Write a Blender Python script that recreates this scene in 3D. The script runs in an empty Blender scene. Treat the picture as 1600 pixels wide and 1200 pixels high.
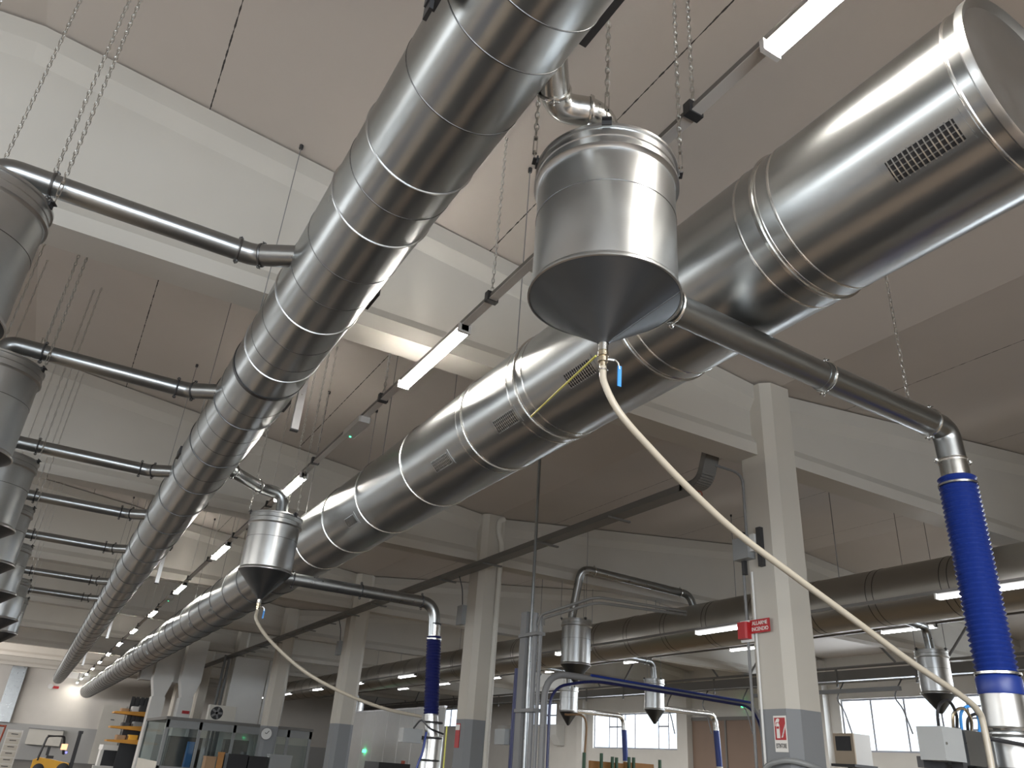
import bpy, math, random
from mathutils import Vector, Matrix

random.seed(7)
SC = bpy.context.scene
COL = SC.collection
PI = math.pi

# ------------------------------------------------------------------ camera
cd = bpy.data.cameras.new('camera')
cam = bpy.data.objects.new('camera', cd)
COL.objects.link(cam)
SC.camera = cam
FPX, VPX, VPY, ROLL = 1205.0, 33.5, 1146.0, math.radians(4.35)   # focal length and vanishing point on the 1600x1200 frame
cd.sensor_fit = 'HORIZONTAL'
cd.sensor_width = 36.0
cd.lens = FPX / 1600.0 * 36.0
cd.clip_start = 0.05
cd.clip_end = 300
yc = Vector((VPX - 800, -(VPY - 600), FPX)).normalized()
t_ = -(FPX * yc.z) / (math.sin(ROLL) * yc.x + math.cos(ROLL) * yc.y)
zc = Vector((t_ * math.sin(ROLL), t_ * math.cos(ROLL), FPX)).normalized()
if zc.y < 0: zc = -zc
xc = zc.cross(yc)
if xc.x < 0: xc = -xc
cam.matrix_world = Matrix(((xc.x, xc.y, -xc.z, 0), (yc.x, yc.y, -yc.z, 0), (zc.x, zc.y, -zc.z, 1.65), (0, 0, 0, 1)))

# ------------------------------------------------------------------ world, daylight, exposure
SC.view_settings.view_transform = 'Standard'
SC.view_settings.look = 'None'
SC.view_settings.gamma = 1.0
SC.view_settings.use_curve_mapping = False
SC.view_settings.exposure = 0.42
SC.cycles.use_denoising = True
SC.cycles.max_bounces = 8
SC.cycles.diffuse_bounces = 4
SC.cycles.glossy_bounces = 4
SC.cycles.transparent_max_bounces = 12
SC.cycles.sample_clamp_indirect = 6.0
SC.cycles.caustics_reflective = False
SC.cycles.caustics_refractive = False
W = bpy.data.worlds.new('world')
SC.world = W
W.use_nodes = True
bg = W.node_tree.nodes['Background']
bg.inputs[0].default_value = (0.86, 0.93, 1.0, 1)
bg.inputs[1].default_value = 1.6

def area(name, loc, target, sx, sy, power, color):
    l = bpy.data.lights.new(name, 'AREA')
    l.shape = 'RECTANGLE'; l.size = sx; l.size_y = sy; l.energy = power; l.color = color
    o = bpy.data.objects.new(name, l); COL.objects.link(o)
    o.location = loc
    o.rotation_euler = (Vector(target) - Vector(loc)).to_track_quat('-Z', 'Y').to_euler()
    return o
DAY = (0.90, 0.95, 1.0)
WARM = (1.0, 0.93, 0.84)
# daylight outside the window strips of the hall
area('daylight_back', (-3.0, -9.6, 2.7), (-3.0, 0, 5.2), 13.0, 4.0, 1500, DAY)
area('daylight_left', (-12.0, 20.0, 3.9), (0, 20.0, 7.0), 40.0, 2.0, 1100, (0.98, 0.97, 0.95))
area('daylight_far_left', (-12.0, 56.5, 3.9), (2.0, 66.0, 3.9), 22.0, 2.0, 1900, (1.0, 0.95, 0.92))  # added with unseen far-left windows to brighten the far wall
area('daylight_right', (28.9, 20.0, 4.2), (0, 20.0, 6.5), 46.0, 2.2, 3600, DAY)
# downward fill lights added to brighten the ceilings and side wall
area('lamps_left_aisle', (-6.2, 20.0, 5.3), (-6.2, 20.0, 0), 0.4, 60.0, 2000, WARM)
area('lamps_near_end', (-0.5, -4.6, 5.3), (-0.5, -4.6, 0), 12.0, 0.4, 1500, (1.0, 0.97, 0.93))
area('lamps_far_aisle', (22.0, 20.0, 5.0), (22.0, 20.0, 0), 0.3, 50.0, 1500, (1, .97, .93))

# ------------------------------------------------------------------ materials
def new_mat(name):
    m = bpy.data.materials.new(name); m.use_nodes = True
    nt = m.node_tree
    return m, nt, nt.nodes['Principled BSDF']
def nd(nt, typ, **k):
    n = nt.nodes.new(typ)
    for a, b in k.items(): setattr(n, a, b)
    return n
def noise(nt, scale, detail=3, vec=None):
    n = nd(nt, 'ShaderNodeTexNoise'); n.inputs['Scale'].default_value = scale; n.inputs['Detail'].default_value = detail
    if vec is not None: nt.links.new(vec, n.inputs['Vector'])
    return n
def ramp(nt, src, a, b, p0=0.05, p1=0.95):
    r = nd(nt, 'ShaderNodeValToRGB')
    r.color_ramp.elements[0].position = p0; r.color_ramp.elements[1].position = p1
    r.color_ramp.elements[0].color = (*a, 1); r.color_ramp.elements[1].color = (*b, 1)
    nt.links.new(src, r.inputs[0])
    return r
def steel(name, col, rough, var=0.06, scale=3.0, stretch=(1, 1, 1), aniso=0.0):
    m, nt, b = new_mat(name)
    tc = nd(nt, 'ShaderNodeTexCoord'); mp = nd(nt, 'ShaderNodeMapping')
    mp.inputs['Scale'].default_value = stretch
    nt.links.new(tc.outputs['Object'], mp.inputs[0])
    n = noise(nt, scale, 4, mp.outputs[0])
    c2 = tuple(c * 0.80 for c in col)
    r = ramp(nt, n.outputs[0], c2, col)
    nt.links.new(r.outputs[0], b.inputs['Base Color'])
    mr = nd(nt, 'ShaderNodeMapRange')
    mr.inputs['To Min'].default_value = rough - var; mr.inputs['To Max'].default_value = rough + var
    n2 = noise(nt, scale * 2.5, 1, mp.outputs[0])
    nt.links.new(n2.outputs[0], mr.inputs[0]); nt.links.new(mr.outputs[0], b.inputs['Roughness'])
    b.inputs['Metallic'].default_value = 1.0
    if aniso:                       # rolled sheet, grain running round the duct
        b.inputs['Anisotropic'].default_value = aniso; b.inputs['Anisotropic Rotation'].default_value = 0.25
        tg = nd(nt, 'ShaderNodeTangent', direction_type='RADIAL', axis='Y')
        nt.links.new(tg.outputs[0], b.inputs['Tangent'])
    return m
def paint(name, col, rough=0.6, var=0.05, scale=2.0, metallic=0.0):
    m, nt, b = new_mat(name)
    tc = nd(nt, 'ShaderNodeTexCoord')
    n = noise(nt, scale, 4, tc.outputs['Object'])
    r = ramp(nt, n.outputs[0], tuple(max(0, c * (1 - var)) for c in col), tuple(min(1, c * (1 + var)) for c in col))
    nt.links.new(r.outputs[0], b.inputs['Base Color'])
    b.inputs['Roughness'].default_value = rough; b.inputs['Metallic'].default_value = metallic
    return m
def glow(name, col, strength):
    m, nt, b = new_mat(name)
    b.inputs['Base Color'].default_value = (*col, 1)
    b.inputs['Emission Color'].default_value = (*col, 1)
    b.inputs['Emission Strength'].default_value = strength
    return m
def glass(name, tint=(1, 1, 1), gloss=0.1):
    m, nt, b = new_mat(name)
    nt.nodes.remove(b)
    out = nt.nodes['Material Output']
    t = nd(nt, 'ShaderNodeBsdfTransparent'); t.inputs[0].default_value = (*tint, 1)
    g = nd(nt, 'ShaderNodeBsdfGlossy'); g.inputs['Roughness'].default_value = 0.05
    mx = nd(nt, 'ShaderNodeMixShader'); mx.inputs[0].default_value = gloss
    nt.links.new(t.outputs[0], mx.inputs[1]); nt.links.new(g.outputs[0], mx.inputs[2]); nt.links.new(mx.outputs[0], out.inputs[0])
    return m

M = {}
M['duct'] = steel('galvanised_duct', (0.43, 0.44, 0.435), 0.30, 0.05, 2.2, (1, .35, 1), 0.75)
M['duct_far'] = steel('weathered_duct', (0.46, 0.44, 0.40), 0.40, 0.06, 2.2, (1, .35, 1))
M['drum'] = steel('galvanised_drum', (0.60, 0.61, 0.61), 0.32, 0.05, 3.0)
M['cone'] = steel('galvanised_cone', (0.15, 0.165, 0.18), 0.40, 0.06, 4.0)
M['pipe'] = steel('galvanised_pipe', (0.36, 0.375, 0.38), 0.30, 0.06, 4.0)
M['bright'] = steel('bright_zinc', (0.66, 0.66, 0.64), 0.24, 0.05, 6.0)
M['seam'] = steel('seam_edge', (0.16, 0.16, 0.16), 0.42, 0.05, 6.0)
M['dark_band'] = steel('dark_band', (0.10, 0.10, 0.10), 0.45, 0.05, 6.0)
M['brass'] = steel('nickel_brass', (0.75, 0.66, 0.50), 0.25, 0.05, 8.0)
M['chain'] = steel('zinc_chain', (0.62, 0.61, 0.58), 0.32, 0.05, 9.0)
M['alu'] = steel('aluminium_profile', (0.80, 0.81, 0.83), 0.30, 0.05, 6.0)
M['dark'] = paint('dark_steel', (0.035, 0.035, 0.037), 0.5)
M['black'] = paint('black_plastic', (0.012, 0.012, 0.014), 0.4)
M['tray'] = paint('grey_tray', (0.16, 0.155, 0.145), 0.5)
M['rack'] = paint('rack_steel', (0.20, 0.20, 0.20), 0.5)
M['track'] = paint('lighting_track', (0.20, 0.19, 0.18), 0.45)
M['lamp_body'] = paint('lamp_housing', (0.75, 0.74, 0.71), 0.4)
M['lamp'] = glow('lamp_diffuser', (1.0, 0.95, 0.87), 75)
M['lamp_cool'] = glow('lamp_diffuser_cool', (0.95, 0.96, 1.0), 14)
M['green_led'] = glow('green_led', (0.05, 1.0, 0.35), 5)
M['white'] = paint('white_enamel', (0.72, 0.72, 0.70), 0.45)
M['offwhite'] = paint('offwhite_plastic', (0.62, 0.60, 0.54), 0.5)
M['hose'] = paint('clear_hose', (0.40, 0.36, 0.29), 0.3)
M['blue_hose'] = paint('blue_hose', (0.011, 0.032, 0.20), 0.38)
M['navy_hose'] = paint('navy_hose', (0.006, 0.010, 0.075), 0.4)
M['blue'] = paint('blue_grip', (0.05, 0.26, 0.66), 0.4)
M['yellow_cord'] = paint('yellow_green_cord', (0.62, 0.60, 0.12), 0.5)
M['red'] = paint('red_paint', (0.42, 0.018, 0.022), 0.45)
M['sign_white'] = paint('sign_white', (0.80, 0.78, 0.74), 0.5)
M['yellow'] = paint('yellow_paint', (0.80, 0.42, 0.02), 0.4)
M['orange_rack'] = paint('orange_rack', (0.60, 0.27, 0.02), 0.45)
M['grey_box'] = paint('grey_cabinet', (0.27, 0.28, 0.28), 0.45)
M['beige'] = paint('beige_enamel', (0.55, 0.45, 0.33), 0.5)
M['wood'] = paint('wood_board', (0.42, 0.20, 0.06), 0.6, 0.2, 6)
M['card'] = paint('cardboard', (0.36, 0.23, 0.13), 0.7)
M['green_post'] = paint('green_post', (0.05, 0.12, 0.07), 0.5)
M['rust'] = paint('rust_red', (0.30, 0.06, 0.03), 0.6)
M['window_frame'] = paint('window_frame', (0.33, 0.34, 0.38), 0.5)
M['glass'] = glass('window_glass', (0.96, 0.98, 1.0), 0.06)
M['booth_glass'] = glass('booth_glass', (0.82, 0.88, 0.88), 0.10)
M['screen'] = glow('screen', (0.9, 0.45, 0.25), 1.2)
M['blue_led'] = glow('blue_led', (0.1, 0.1, 1.0), 4)
M['brown_door'] = paint('brown_door', (0.23, 0.16, 0.12), 0.6)

def concrete(name, col, dado=None, split=2.5, rough=0.75):
    """painted concrete; DADO is the colour of the painted band below the height SPLIT"""
    m, nt, b = new_mat(name)
    g = nd(nt, 'ShaderNodeNewGeometry')
    n = noise(nt, 1.3, 6, g.outputs['Position'])
    r = ramp(nt, n.outputs[0], tuple(c * 0.93 for c in col), tuple(min(1, c * 1.04) for c in col))
    src = r.outputs[0]
    if dado:
        sx = nd(nt, 'ShaderNodeSeparateXYZ'); nt.links.new(g.outputs['Position'], sx.inputs[0])
        lt = nd(nt, 'ShaderNodeMath', operation='LESS_THAN'); nt.links.new(sx.outputs[2], lt.inputs[0]); lt.inputs[1].default_value = split
        mx = nd(nt, 'ShaderNodeMix', data_type='RGBA')
        nt.links.new(lt.outputs[0], mx.inputs[0]); nt.links.new(src, mx.inputs[6]); mx.inputs[7].default_value = (*dado, 1)
        src = mx.outputs[2]
    nt.links.new(src, b.inputs['Base Color'])
    b.inputs['Roughness'].default_value = rough
    bp = nd(nt, 'ShaderNodeBump'); bp.inputs['Strength'].default_value = 0.08
    n2 = noise(nt, 30, 3, g.outputs['Position'])
    nt.links.new(n2.outputs[0], bp.inputs['Height']); nt.links.new(bp.outputs[0], b.inputs['Normal'])
    return m
M['beam'] = concrete('painted_beam', (0.53, 0.505, 0.455))
M['column'] = concrete('painted_column', (0.55, 0.52, 0.46), (0.24, 0.25, 0.26), 2.5)
M['wall'] = concrete('painted_wall', (0.66, 0.63, 0.58), (0.40, 0.40, 0.39), 2.3)
M['wall_side'] = concrete('painted_side_wall', (0.66, 0.64, 0.60))
def floor_mat():
    # resin floor: light and dark lanes made up for streaks reflected in the ducts
    m, nt, b = new_mat('resin_floor')
    g = nd(nt, 'ShaderNodeNewGeometry')
    sx = nd(nt, 'ShaderNodeSeparateXYZ'); nt.links.new(g.outputs['Position'], sx.inputs[0])
    mr = nd(nt, 'ShaderNodeMapRange'); mr.inputs['From Min'].default_value = -12.0; mr.inputs['From Max'].default_value = 28.0
    nt.links.new(sx.outputs[0], mr.inputs[0])
    cr = nd(nt, 'ShaderNodeValToRGB'); cr.color_ramp.interpolation = 'CONSTANT'
    lanes = [(-12, (.05, .042, .036)), (-8.2, (.32, .26, .20)), (-5.8, (.045, .05, .07)), (-2.6, (.30, .24, .18)), (-.9, (.035, .033, .033)), (1.6, (.26, .195, .145)), (3.0, (.03, .03, .034)),
             (5.6, (.30, .24, .18)), (7.6, (.05, .045, .04)), (9.4, (.36, .27, .17)), (14.0, (.06, .05, .045)), (17.0, (.34, .27, .18)), (20.0, (.07, .065, .06)), (24.5, (.3, .27, .23))]
    el = cr.color_ramp.elements
    while len(el) < len(lanes): el.new(0.5)
    for e, (x, c) in zip(el, lanes): e.position = (x + 12.0) / 40.0
    for e, (x, c) in zip(el, lanes): e.color = (*c, 1)
    nt.links.new(mr.outputs[0], cr.inputs[0])
    n = noise(nt, 0.7, 5, g.outputs['Position'])
    r = ramp(nt, n.outputs[0], (0.6, 0.6, 0.6), (1.3, 1.3, 1.3), .2, .8)
    mx = nd(nt, 'ShaderNodeMix', data_type='RGBA', blend_type='MULTIPLY'); mx.inputs[0].default_value = 1.0
    nt.links.new(cr.outputs[0], mx.inputs[6]); nt.links.new(r.outputs[0], mx.inputs[7])
    nt.links.new(mx.outputs[2], b.inputs['Base Color']); b.inputs['Roughness'].default_value = 0.45
    return m
M['floor'] = floor_mat()
def ceiling_mat(name, lines, col):
    """painted roof slabs; dark joints run along the hall at the given x positions"""
    m, nt, b = new_mat(name)
    g = nd(nt, 'ShaderNodeNewGeometry')
    sx = nd(nt, 'ShaderNodeSeparateXYZ'); nt.links.new(g.outputs['Position'], sx.inputs[0])
    nz = noise(nt, 14, 2, g.outputs['Position'])
    acc = None
    for x in lines:
        sub = nd(nt, 'ShaderNodeMath', operation='SUBTRACT'); nt.links.new(sx.outputs[0], sub.inputs[0]); sub.inputs[1].default_value = x
        ab = nd(nt, 'ShaderNodeMath', operation='ABSOLUTE'); nt.links.new(sub.outputs[0], ab.inputs[0])
        if acc is None: acc = ab.outputs[0]
        else:
            mn = nd(nt, 'ShaderNodeMath', operation='MINIMUM'); nt.links.new(acc, mn.inputs[0]); nt.links.new(ab.outputs[0], mn.inputs[1]); acc = mn.outputs[0]
    wob = nd(nt, 'ShaderNodeMapRange'); wob.inputs['To Min'].default_value = 0.003; wob.inputs['To Max'].default_value = 0.009
    wob.inputs['From Min'].default_value = 0.35; wob.inputs['From Max'].default_value = 0.65
    nt.links.new(nz.outputs[0], wob.inputs[0])
    lt = nd(nt, 'ShaderNodeMath', operation='LESS_THAN'); nt.links.new(acc, lt.inputs[0]); nt.links.new(wob.outputs[0], lt.inputs[1])
    n = noise(nt, 0.9, 6, g.outputs['Position'])
    r = ramp(nt, n.outputs[0], tuple(c * 0.94 for c in col), tuple(c * 1.04 for c in col))
    mx = nd(nt, 'ShaderNodeMix', data_type='RGBA')
    nt.links.new(lt.outputs[0], mx.inputs[0]); nt.links.new(r.outputs[0], mx.inputs[6]); mx.inputs[7].default_value = (0.035, 0.03, 0.028, 1)
    nt.links.new(mx.outputs[2], b.inputs['Base Color']); b.inputs['Roughness'].default_value = 0.8
    return m
M['ceiling'] = ceiling_mat('painted_ceiling', [-10.2, -6.8, -3.46, -0.11, 3.24, 6.6], (0.53, 0.485, 0.44))
M['ceiling_side'] = ceiling_mat('painted_ceiling_side_bay', [9.43, 13.05, 16.6, 20.2, 23.8], (0.53, 0.485, 0.44))

# ------------------------------------------------------------------ mesh builder
def fillet(pts, rad, n=6):
    """round the inner corners of a polyline"""
    P = [Vector(p) for p in pts]
    out = [P[0]]
    for i in range(1, len(P) - 1):
        a, b, c = P[i - 1], P[i], P[i + 1]
        r = rad[i - 1] if isinstance(rad, (list, tuple)) else rad
        d1 = (a - b); d2 = (c - b)
        L = min(r, d1.length * .49, d2.length * .49)
        s = b + d1.normalized() * L; e = b + d2.normalized() * L
        for k in range(n + 1):
            t = k / n
            out.append(s * (1 - t) ** 2 + b * 2 * t * (1 - t) + e * t * t)
    out.append(P[-1])
    return out
def spline(pts, n=10):
    P = [Vector(p) for p in pts]
    P = [P[0] * 2 - P[1]] + P + [P[-1] * 2 - P[-2]]
    out = []
    for i in range(1, len(P) - 2):
        for k in range(n):
            t = k / n
            a, b, c, d = P[i - 1], P[i], P[i + 1], P[i + 2]
            out.append(0.5 * ((2 * b) + (c - a) * t + (2 * a - 5 * b + 4 * c - d) * t * t + (3 * b - a - 3 * c + d) * t ** 3))
    out.append(P[-2])
    return out

class MB:
    def __init__(s): s.v = []; s.f = []
    def add(s, verts, faces):
        o = len(s.v); s.v += [tuple(v) for v in verts]; s.f += [tuple(i + o for i in f) for f in faces]
        return s
    def box(s, lo, hi):
        x0, y0, z0 = lo; x1, y1, z1 = hi
        return s.add([(x0, y0, z0), (x1, y0, z0), (x1, y1, z0), (x0, y1, z0), (x0, y0, z1), (x1, y0, z1), (x1, y1, z1), (x0, y1, z1)],
                     [(0, 3, 2, 1), (4, 5, 6, 7), (0, 1, 5, 4), (1, 2, 6, 5), (2, 3, 7, 6), (3, 0, 4, 7)])
    def bbox(s, lo, hi, ch):
        """box with chamfered vertical edges"""
        x0, y0, z0 = lo; x1, y1, z1 = hi
        pr = [(x0 + ch, y0), (x1 - ch, y0), (x1, y0 + ch), (x1, y1 - ch), (x1 - ch, y1), (x0 + ch, y1), (x0, y1 - ch), (x0, y0 + ch)]
        n = len(pr)
        return s.add([(x, y, z0) for x, y in pr] + [(x, y, z1) for x, y in pr],
                     [(i, (i + 1) % n, n + (i + 1) % n, n + i) for i in range(n)] + [tuple(range(n))[::-1], tuple(range(n, 2 * n))])
    def bar(s, a, b, w, h, up=(0, 0, 1)):
        a = Vector(a); b = Vector(b); d = (b - a).normalized(); u = Vector(up)
        if abs(d.dot(u)) > .98: u = Vector((0, 1, 0))
        x = d.cross(u).normalized(); u = x.cross(d).normalized()
        vs = []
        for p in (a, b):
            for sx, sz in ((-1, -1), (1, -1), (1, 1), (-1, 1)): vs.append(p + x * (sx * w / 2) + u * (sz * h / 2))
        return s.add(vs, [(0, 1, 2, 3), (7, 6, 5, 4), (0, 4, 5, 1), (1, 5, 6, 2), (2, 6, 7, 3), (3, 7, 4, 0)])
    def tube(s, path, r, n=16, caps=True):
        P = [Vector(p) for p in path]; N = len(P)
        R = r if isinstance(r, (list, tuple)) else [r] * N
        T = []
        for i in range(N):
            d = (P[min(i + 1, N - 1)] - P[max(i - 1, 0)])
            T.append(d.normalized() if d.length > 1e-9 else Vector((0, 0, 1)))
        u = Vector((0, 0, 1)) if abs(T[0].z) < .9 else Vector((0, 1, 0))
        u = (u - T[0] * u.dot(T[0])).normalized()
        vs = []; fs = []
        for i in range(N):
            u = (u - T[i] * u.dot(T[i])).normalized(); w = T[i].cross(u)
            for k in range(n):
                a = 2 * PI * k / n
                vs.append(P[i] + (u * math.cos(a) + w * math.sin(a)) * R[i])
            if i:
                o = (i - 1) * n
                for k in range(n): fs.append((o + k, o + (k + 1) % n, o + n + (k + 1) % n, o + n + k))
        if caps:
            fs.append(tuple(range(n))[::-1]); fs.append(tuple(range((N - 1) * n, N * n)))
        return s.add(vs, fs)
    def ring(s, c, axis, R, r, n=48, m=8, squash=1.0):
        c = Vector(c); ax = Vector(axis).normalized()
        u = Vector((0, 0, 1)) if abs(ax.z) < .9 else Vector((1, 0, 0))
        u = (u - ax * u.dot(ax)).normalized(); w = ax.cross(u)
        vs = []; fs = []
        for i in range(n):
            a = 2 * PI * i / n; d = u * math.cos(a) + w * math.sin(a)
            for j in range(m):
                b = 2 * PI * j / m
                vs.append(c + d * (R + r * math.cos(b)) + ax * (r * squash * math.sin(b)))
        for i in range(n):
            for j in range(m):
                fs.append((i * m + j, ((i + 1) % n) * m + j, ((i + 1) % n) * m + (j + 1) % m, i * m + (j + 1) % m))
        return s.add(vs, fs)
    def lathe(s, prof, c, n=48, axis='Z', capa=True, capb=True):
        c = Vector(c); vs = []; fs = []
        for r, h in prof:
            for k in range(n):
                a = 2 * PI * k / n
                if axis == 'Z': vs.append(c + Vector((r * math.cos(a), r * math.sin(a), h)))
                elif axis == 'Y': vs.append(c + Vector((r * math.cos(a), h, r * math.sin(a))))
                else: vs.append(c + Vector((h, r * math.cos(a), r * math.sin(a))))
        for i in range(len(prof) - 1):
            for k in range(n): fs.append((i * n + k, i * n + (k + 1) % n, (i + 1) * n + (k + 1) % n, (i + 1) * n + k))
        if capa: fs.append(tuple(range(n))[::-1])
        if capb: fs.append(tuple(range((len(prof) - 1) * n, len(prof) * n)))
        return s.add(vs, fs)
    def prism(s, poly, off):
        """extrude a 3D polygon by a vector"""
        P = [Vector(p) for p in poly]; o = Vector(off); n = len(P)
        return s.add(P + [p + o for p in P], [tuple(range(n))[::-1], tuple(range(n, 2 * n))] + [(i, (i + 1) % n, n + (i + 1) % n, n + i) for i in range(n)])
    def link(s, c, d, side, L, wd, r, n=10, m=4):
        """one oval chain link, long axis D, width axis SIDE"""
        d = Vector(d).normalized(); side = Vector(side).normalized(); nrm = d.cross(side); c = Vector(c)
        vs = []; fs = []
        for i in range(n):
            a = 2 * PI * i / n
            p = c + d * (math.cos(a) * L) + side * (math.sin(a) * wd)
            t = (d * (math.cos(a) / 1) + side * (math.sin(a))).normalized()
            for j in range(m):
                b = 2 * PI * j / m
                vs.append(p + t * (r * math.cos(b)) + nrm * (r * math.sin(b)))
        for i in range(n):
            for j in range(m): fs.append((i * m + j, ((i + 1) % n) * m + j, ((i + 1) % n) * m + (j + 1) % m, i * m + (j + 1) % m))
        return s.add(vs, fs)

def mesh_obj(name, mb, mat, origin=None, smooth=True, angle=35):
    xs = list(zip(*mb.v))
    if origin is None:
        c = Vector([(min(a) + max(a)) / 2 for a in xs])
    elif origin == 'base':
        c = Vector(((min(xs[0]) + max(xs[0])) / 2, (min(xs[1]) + max(xs[1])) / 2, min(xs[2])))
    else: c = Vector(origin)
    me = bpy.data.meshes.new(name)
    me.from_pydata([(v[0] - c.x, v[1] - c.y, v[2] - c.z) for v in mb.v], [], mb.f)
    me.materials.append(M[mat] if isinstance(mat, str) else mat)
    me.update()
    import bmesh
    bm = bmesh.new(); bm.from_mesh(me)
    bmesh.ops.recalc_face_normals(bm, faces=bm.faces)
    bm.to_mesh(me); bm.free()
    if smooth:
        me.polygons.foreach_set('use_smooth', [True] * len(me.polygons))
        me.set_sharp_from_angle(angle=math.radians(angle))
    o = bpy.data.objects.new(name, me); COL.objects.link(o)
    o.location = c
    o['_c'] = list(c)
    return o
def tag(o, label, cat, group=None, kind=None):
    o['label'] = label; o['category'] = cat
    if group: o['group'] = group
    if kind: o['kind'] = kind
    return o
def single(name, mb, mat, label, cat, group=None, kind=None, smooth=True):
    o = mesh_obj(name, mb, mat, 'base', smooth); del o['_c']
    return tag(o, label, cat, group, kind)
def struct(name, mb, mat, smooth=True):
    o = mesh_obj(name, mb, mat, 'base', smooth); del o['_c']; o['kind'] = 'structure'
    return o
class Thing:
    def __init__(s, name, label=None, cat=None, group=None, kind=None):
        s.root = bpy.data.objects.new(name, None); COL.objects.link(s.root)
        s.root.empty_display_size = .1
        if label: tag(s.root, label, cat, group, kind)
        elif kind: s.root['kind'] = kind
        s.parts = []
    def part(s, name, mb, mat, parent=None, label=None, smooth=True, angle=35, kind=None):
        o = mesh_obj(name, mb, mat, None, smooth, angle)
        if label: o['label'] = label
        if kind: o['kind'] = kind
        s.parts.append((o, parent))
        return o
    def done(s, base=None):
        lo = [1e9] * 3; hi = [-1e9] * 3
        for o, p in s.parts:
            c = o['_c']
            for v in o.bound_box:
                for i in range(3): lo[i] = min(lo[i], v[i] + c[i]); hi[i] = max(hi[i], v[i] + c[i])
        b = Vector(base) if base else Vector(((lo[0] + hi[0]) / 2, (lo[1] + hi[1]) / 2, lo[2]))
        s.root.location = b
        for o, p in s.parts:
            c = Vector(o['_c'])
            o.parent = p if p else s.root
            o.location = c - (Vector(p['_c']) if p else b)
        for o, p in s.parts: del o['_c']
        return s.root
def copy_tree(o, parent=None):
    c = o.copy(); COL.objects.link(c)
    if parent: c.parent = parent
    for ch in list(o.children): copy_tree(ch, c)
    return c
def dup(root, delta, label, group=None, rotz=None):
    c = copy_tree(root)
    c.location = Vector(root.location) + Vector(delta)
    if rotz is not None: c.rotation_euler = (0, 0, rotz)
    c['label'] = label
    if group: c['group'] = group
    return c
def text_mb(body, size, origin, xdir, ydir, extrude=0.0008, stretch=1.0):
    cu = bpy.data.curves.new('lettering', 'FONT'); cu.body = body; cu.size = size
    cu.align_x = 'CENTER'; cu.align_y = 'CENTER'; cu.extrude = extrude; cu.resolution_u = 3; cu.offset = size * 0.012
    to = bpy.data.objects.new('lettering', cu)
    me = bpy.data.meshes.new_from_object(to)
    x = Vector(xdir); y = Vector(ydir); z = x.cross(y); o = Vector(origin)
    mb = MB().add([o + x * (v.co.x * stretch) + y * v.co.y + z * v.co.z for v in me.vertices], [tuple(p.vertices) for p in me.polygons])
    bpy.data.objects.remove(to); bpy.data.curves.remove(cu); bpy.data.meshes.remove(me)
    return mb
ORD = ['nearest', 'second', 'third', 'fourth', 'fifth', 'sixth', 'seventh', 'eighth', 'ninth', 'tenth', 'eleventh', 'twelfth', 'thirteenth', 'fourteenth', 'fifteenth', 'sixteenth']

# ================================================================== the hall
XL, XR, YB, YF = -11.2, 28.0, -8.5, 70.0
RIDGE, VALLEY, RIDGE2 = -1.68, 7.8, 17.9
def roof(x):
    if x <= VALLEY: return 7.72 - 0.108 * abs(x - RIDGE)
    return 6.70 + 0.11 * (10.1 - abs(x - RIDGE2))
struct('floor', MB().box((XL - .3, YB - .3, -.2), (XR + .3, YF + .3, 0)), 'floor', False)
def slab(name, xs, mat):
    mb = MB()
    for a, b in zip(xs[:-1], xs[1:]):
        za, zb = roof(a), roof(b)
        if a == VALLEY: za = 6.70
        mb.add([(a, YB, za), (b, YB, zb), (b, YF, zb), (a, YF, za), (a, YB, za + .25), (b, YB, zb + .25), (b, YF, zb + .25), (a, YF, za + .25)],
               [(0, 3, 2, 1), (4, 5, 6, 7), (0, 1, 5, 4), (1, 2, 6, 5), (2, 3, 7, 6), (3, 0, 4, 7)])
    return struct(name, mb, mat, False)
slab('ceiling', [XL - .3, RIDGE, VALLEY], 'ceiling')
slab('ceiling.001', [VALLEY, RIDGE2, XR + .3], 'ceiling_side')

def wall_y(name, y, t, x0, x1, z0, z1, holes, mat):
    """wall in a plane of constant y with rectangular openings (x0,x1,z0,z1)"""
    mb = MB(); cuts = sorted(set([x0, x1] + [h[0] for h in holes] + [h[1] for h in holes]))
    for a, b in zip(cuts[:-1], cuts[1:]):
        hs = sorted([h for h in holes if h[0] <= a + 1e-6 and h[1] >= b - 1e-6], key=lambda h: h[2]); z = z0
        for h in hs:
            if h[2] > z: mb.box((a, y, z), (b, y + t, h[2]))
            z = h[3]
        if z < z1: mb.box((a, y, z), (b, y + t, z1))
    return struct(name, mb, mat, False)
def wall_x(name, x, t, y0, y1, z0, z1, holes, mat):
    mb = MB(); cuts = sorted(set([y0, y1] + [h[0] for h in holes] + [h[1] for h in holes]))
    for a, b in zip(cuts[:-1], cuts[1:]):
        hs = sorted([h for h in holes if h[0] <= a + 1e-6 and h[1] >= b - 1e-6], key=lambda h: h[2]); z = z0
        for h in hs:
            if h[2] > z: mb.box((x, a, z), (x + t, b, h[2]))
            z = h[3]
        if z < z1: mb.box((x, a, z), (x + t, b, z1))
    return struct(name, mb, mat, False)
WIN_R = [(6.0, 11.5, 3.2, 5.2), (16.2, 22.4, 3.2, 5.1), (32.2, 39.3, 3.1, 4.85), (43.2, 47.4, 4.3, 5.6), (54.5, 60.0, 4.3, 5.6)]
WIN_B = [(-9.3, 3.3, 0.9, 4.6)]
WIN_L = [(0.0, 12.0, 2.8, 4.8), (15.0, 27.0, 2.8, 4.8), (30.0, 40.0, 2.8, 4.8), (45.5, 56.0, 2.8, 4.8), (58.0, 68.0, 2.8, 4.8)]
wall_y('wall_far', YF, .3, XL - .3, XR + .3, 0, 8.2, [], 'wall')
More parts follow.
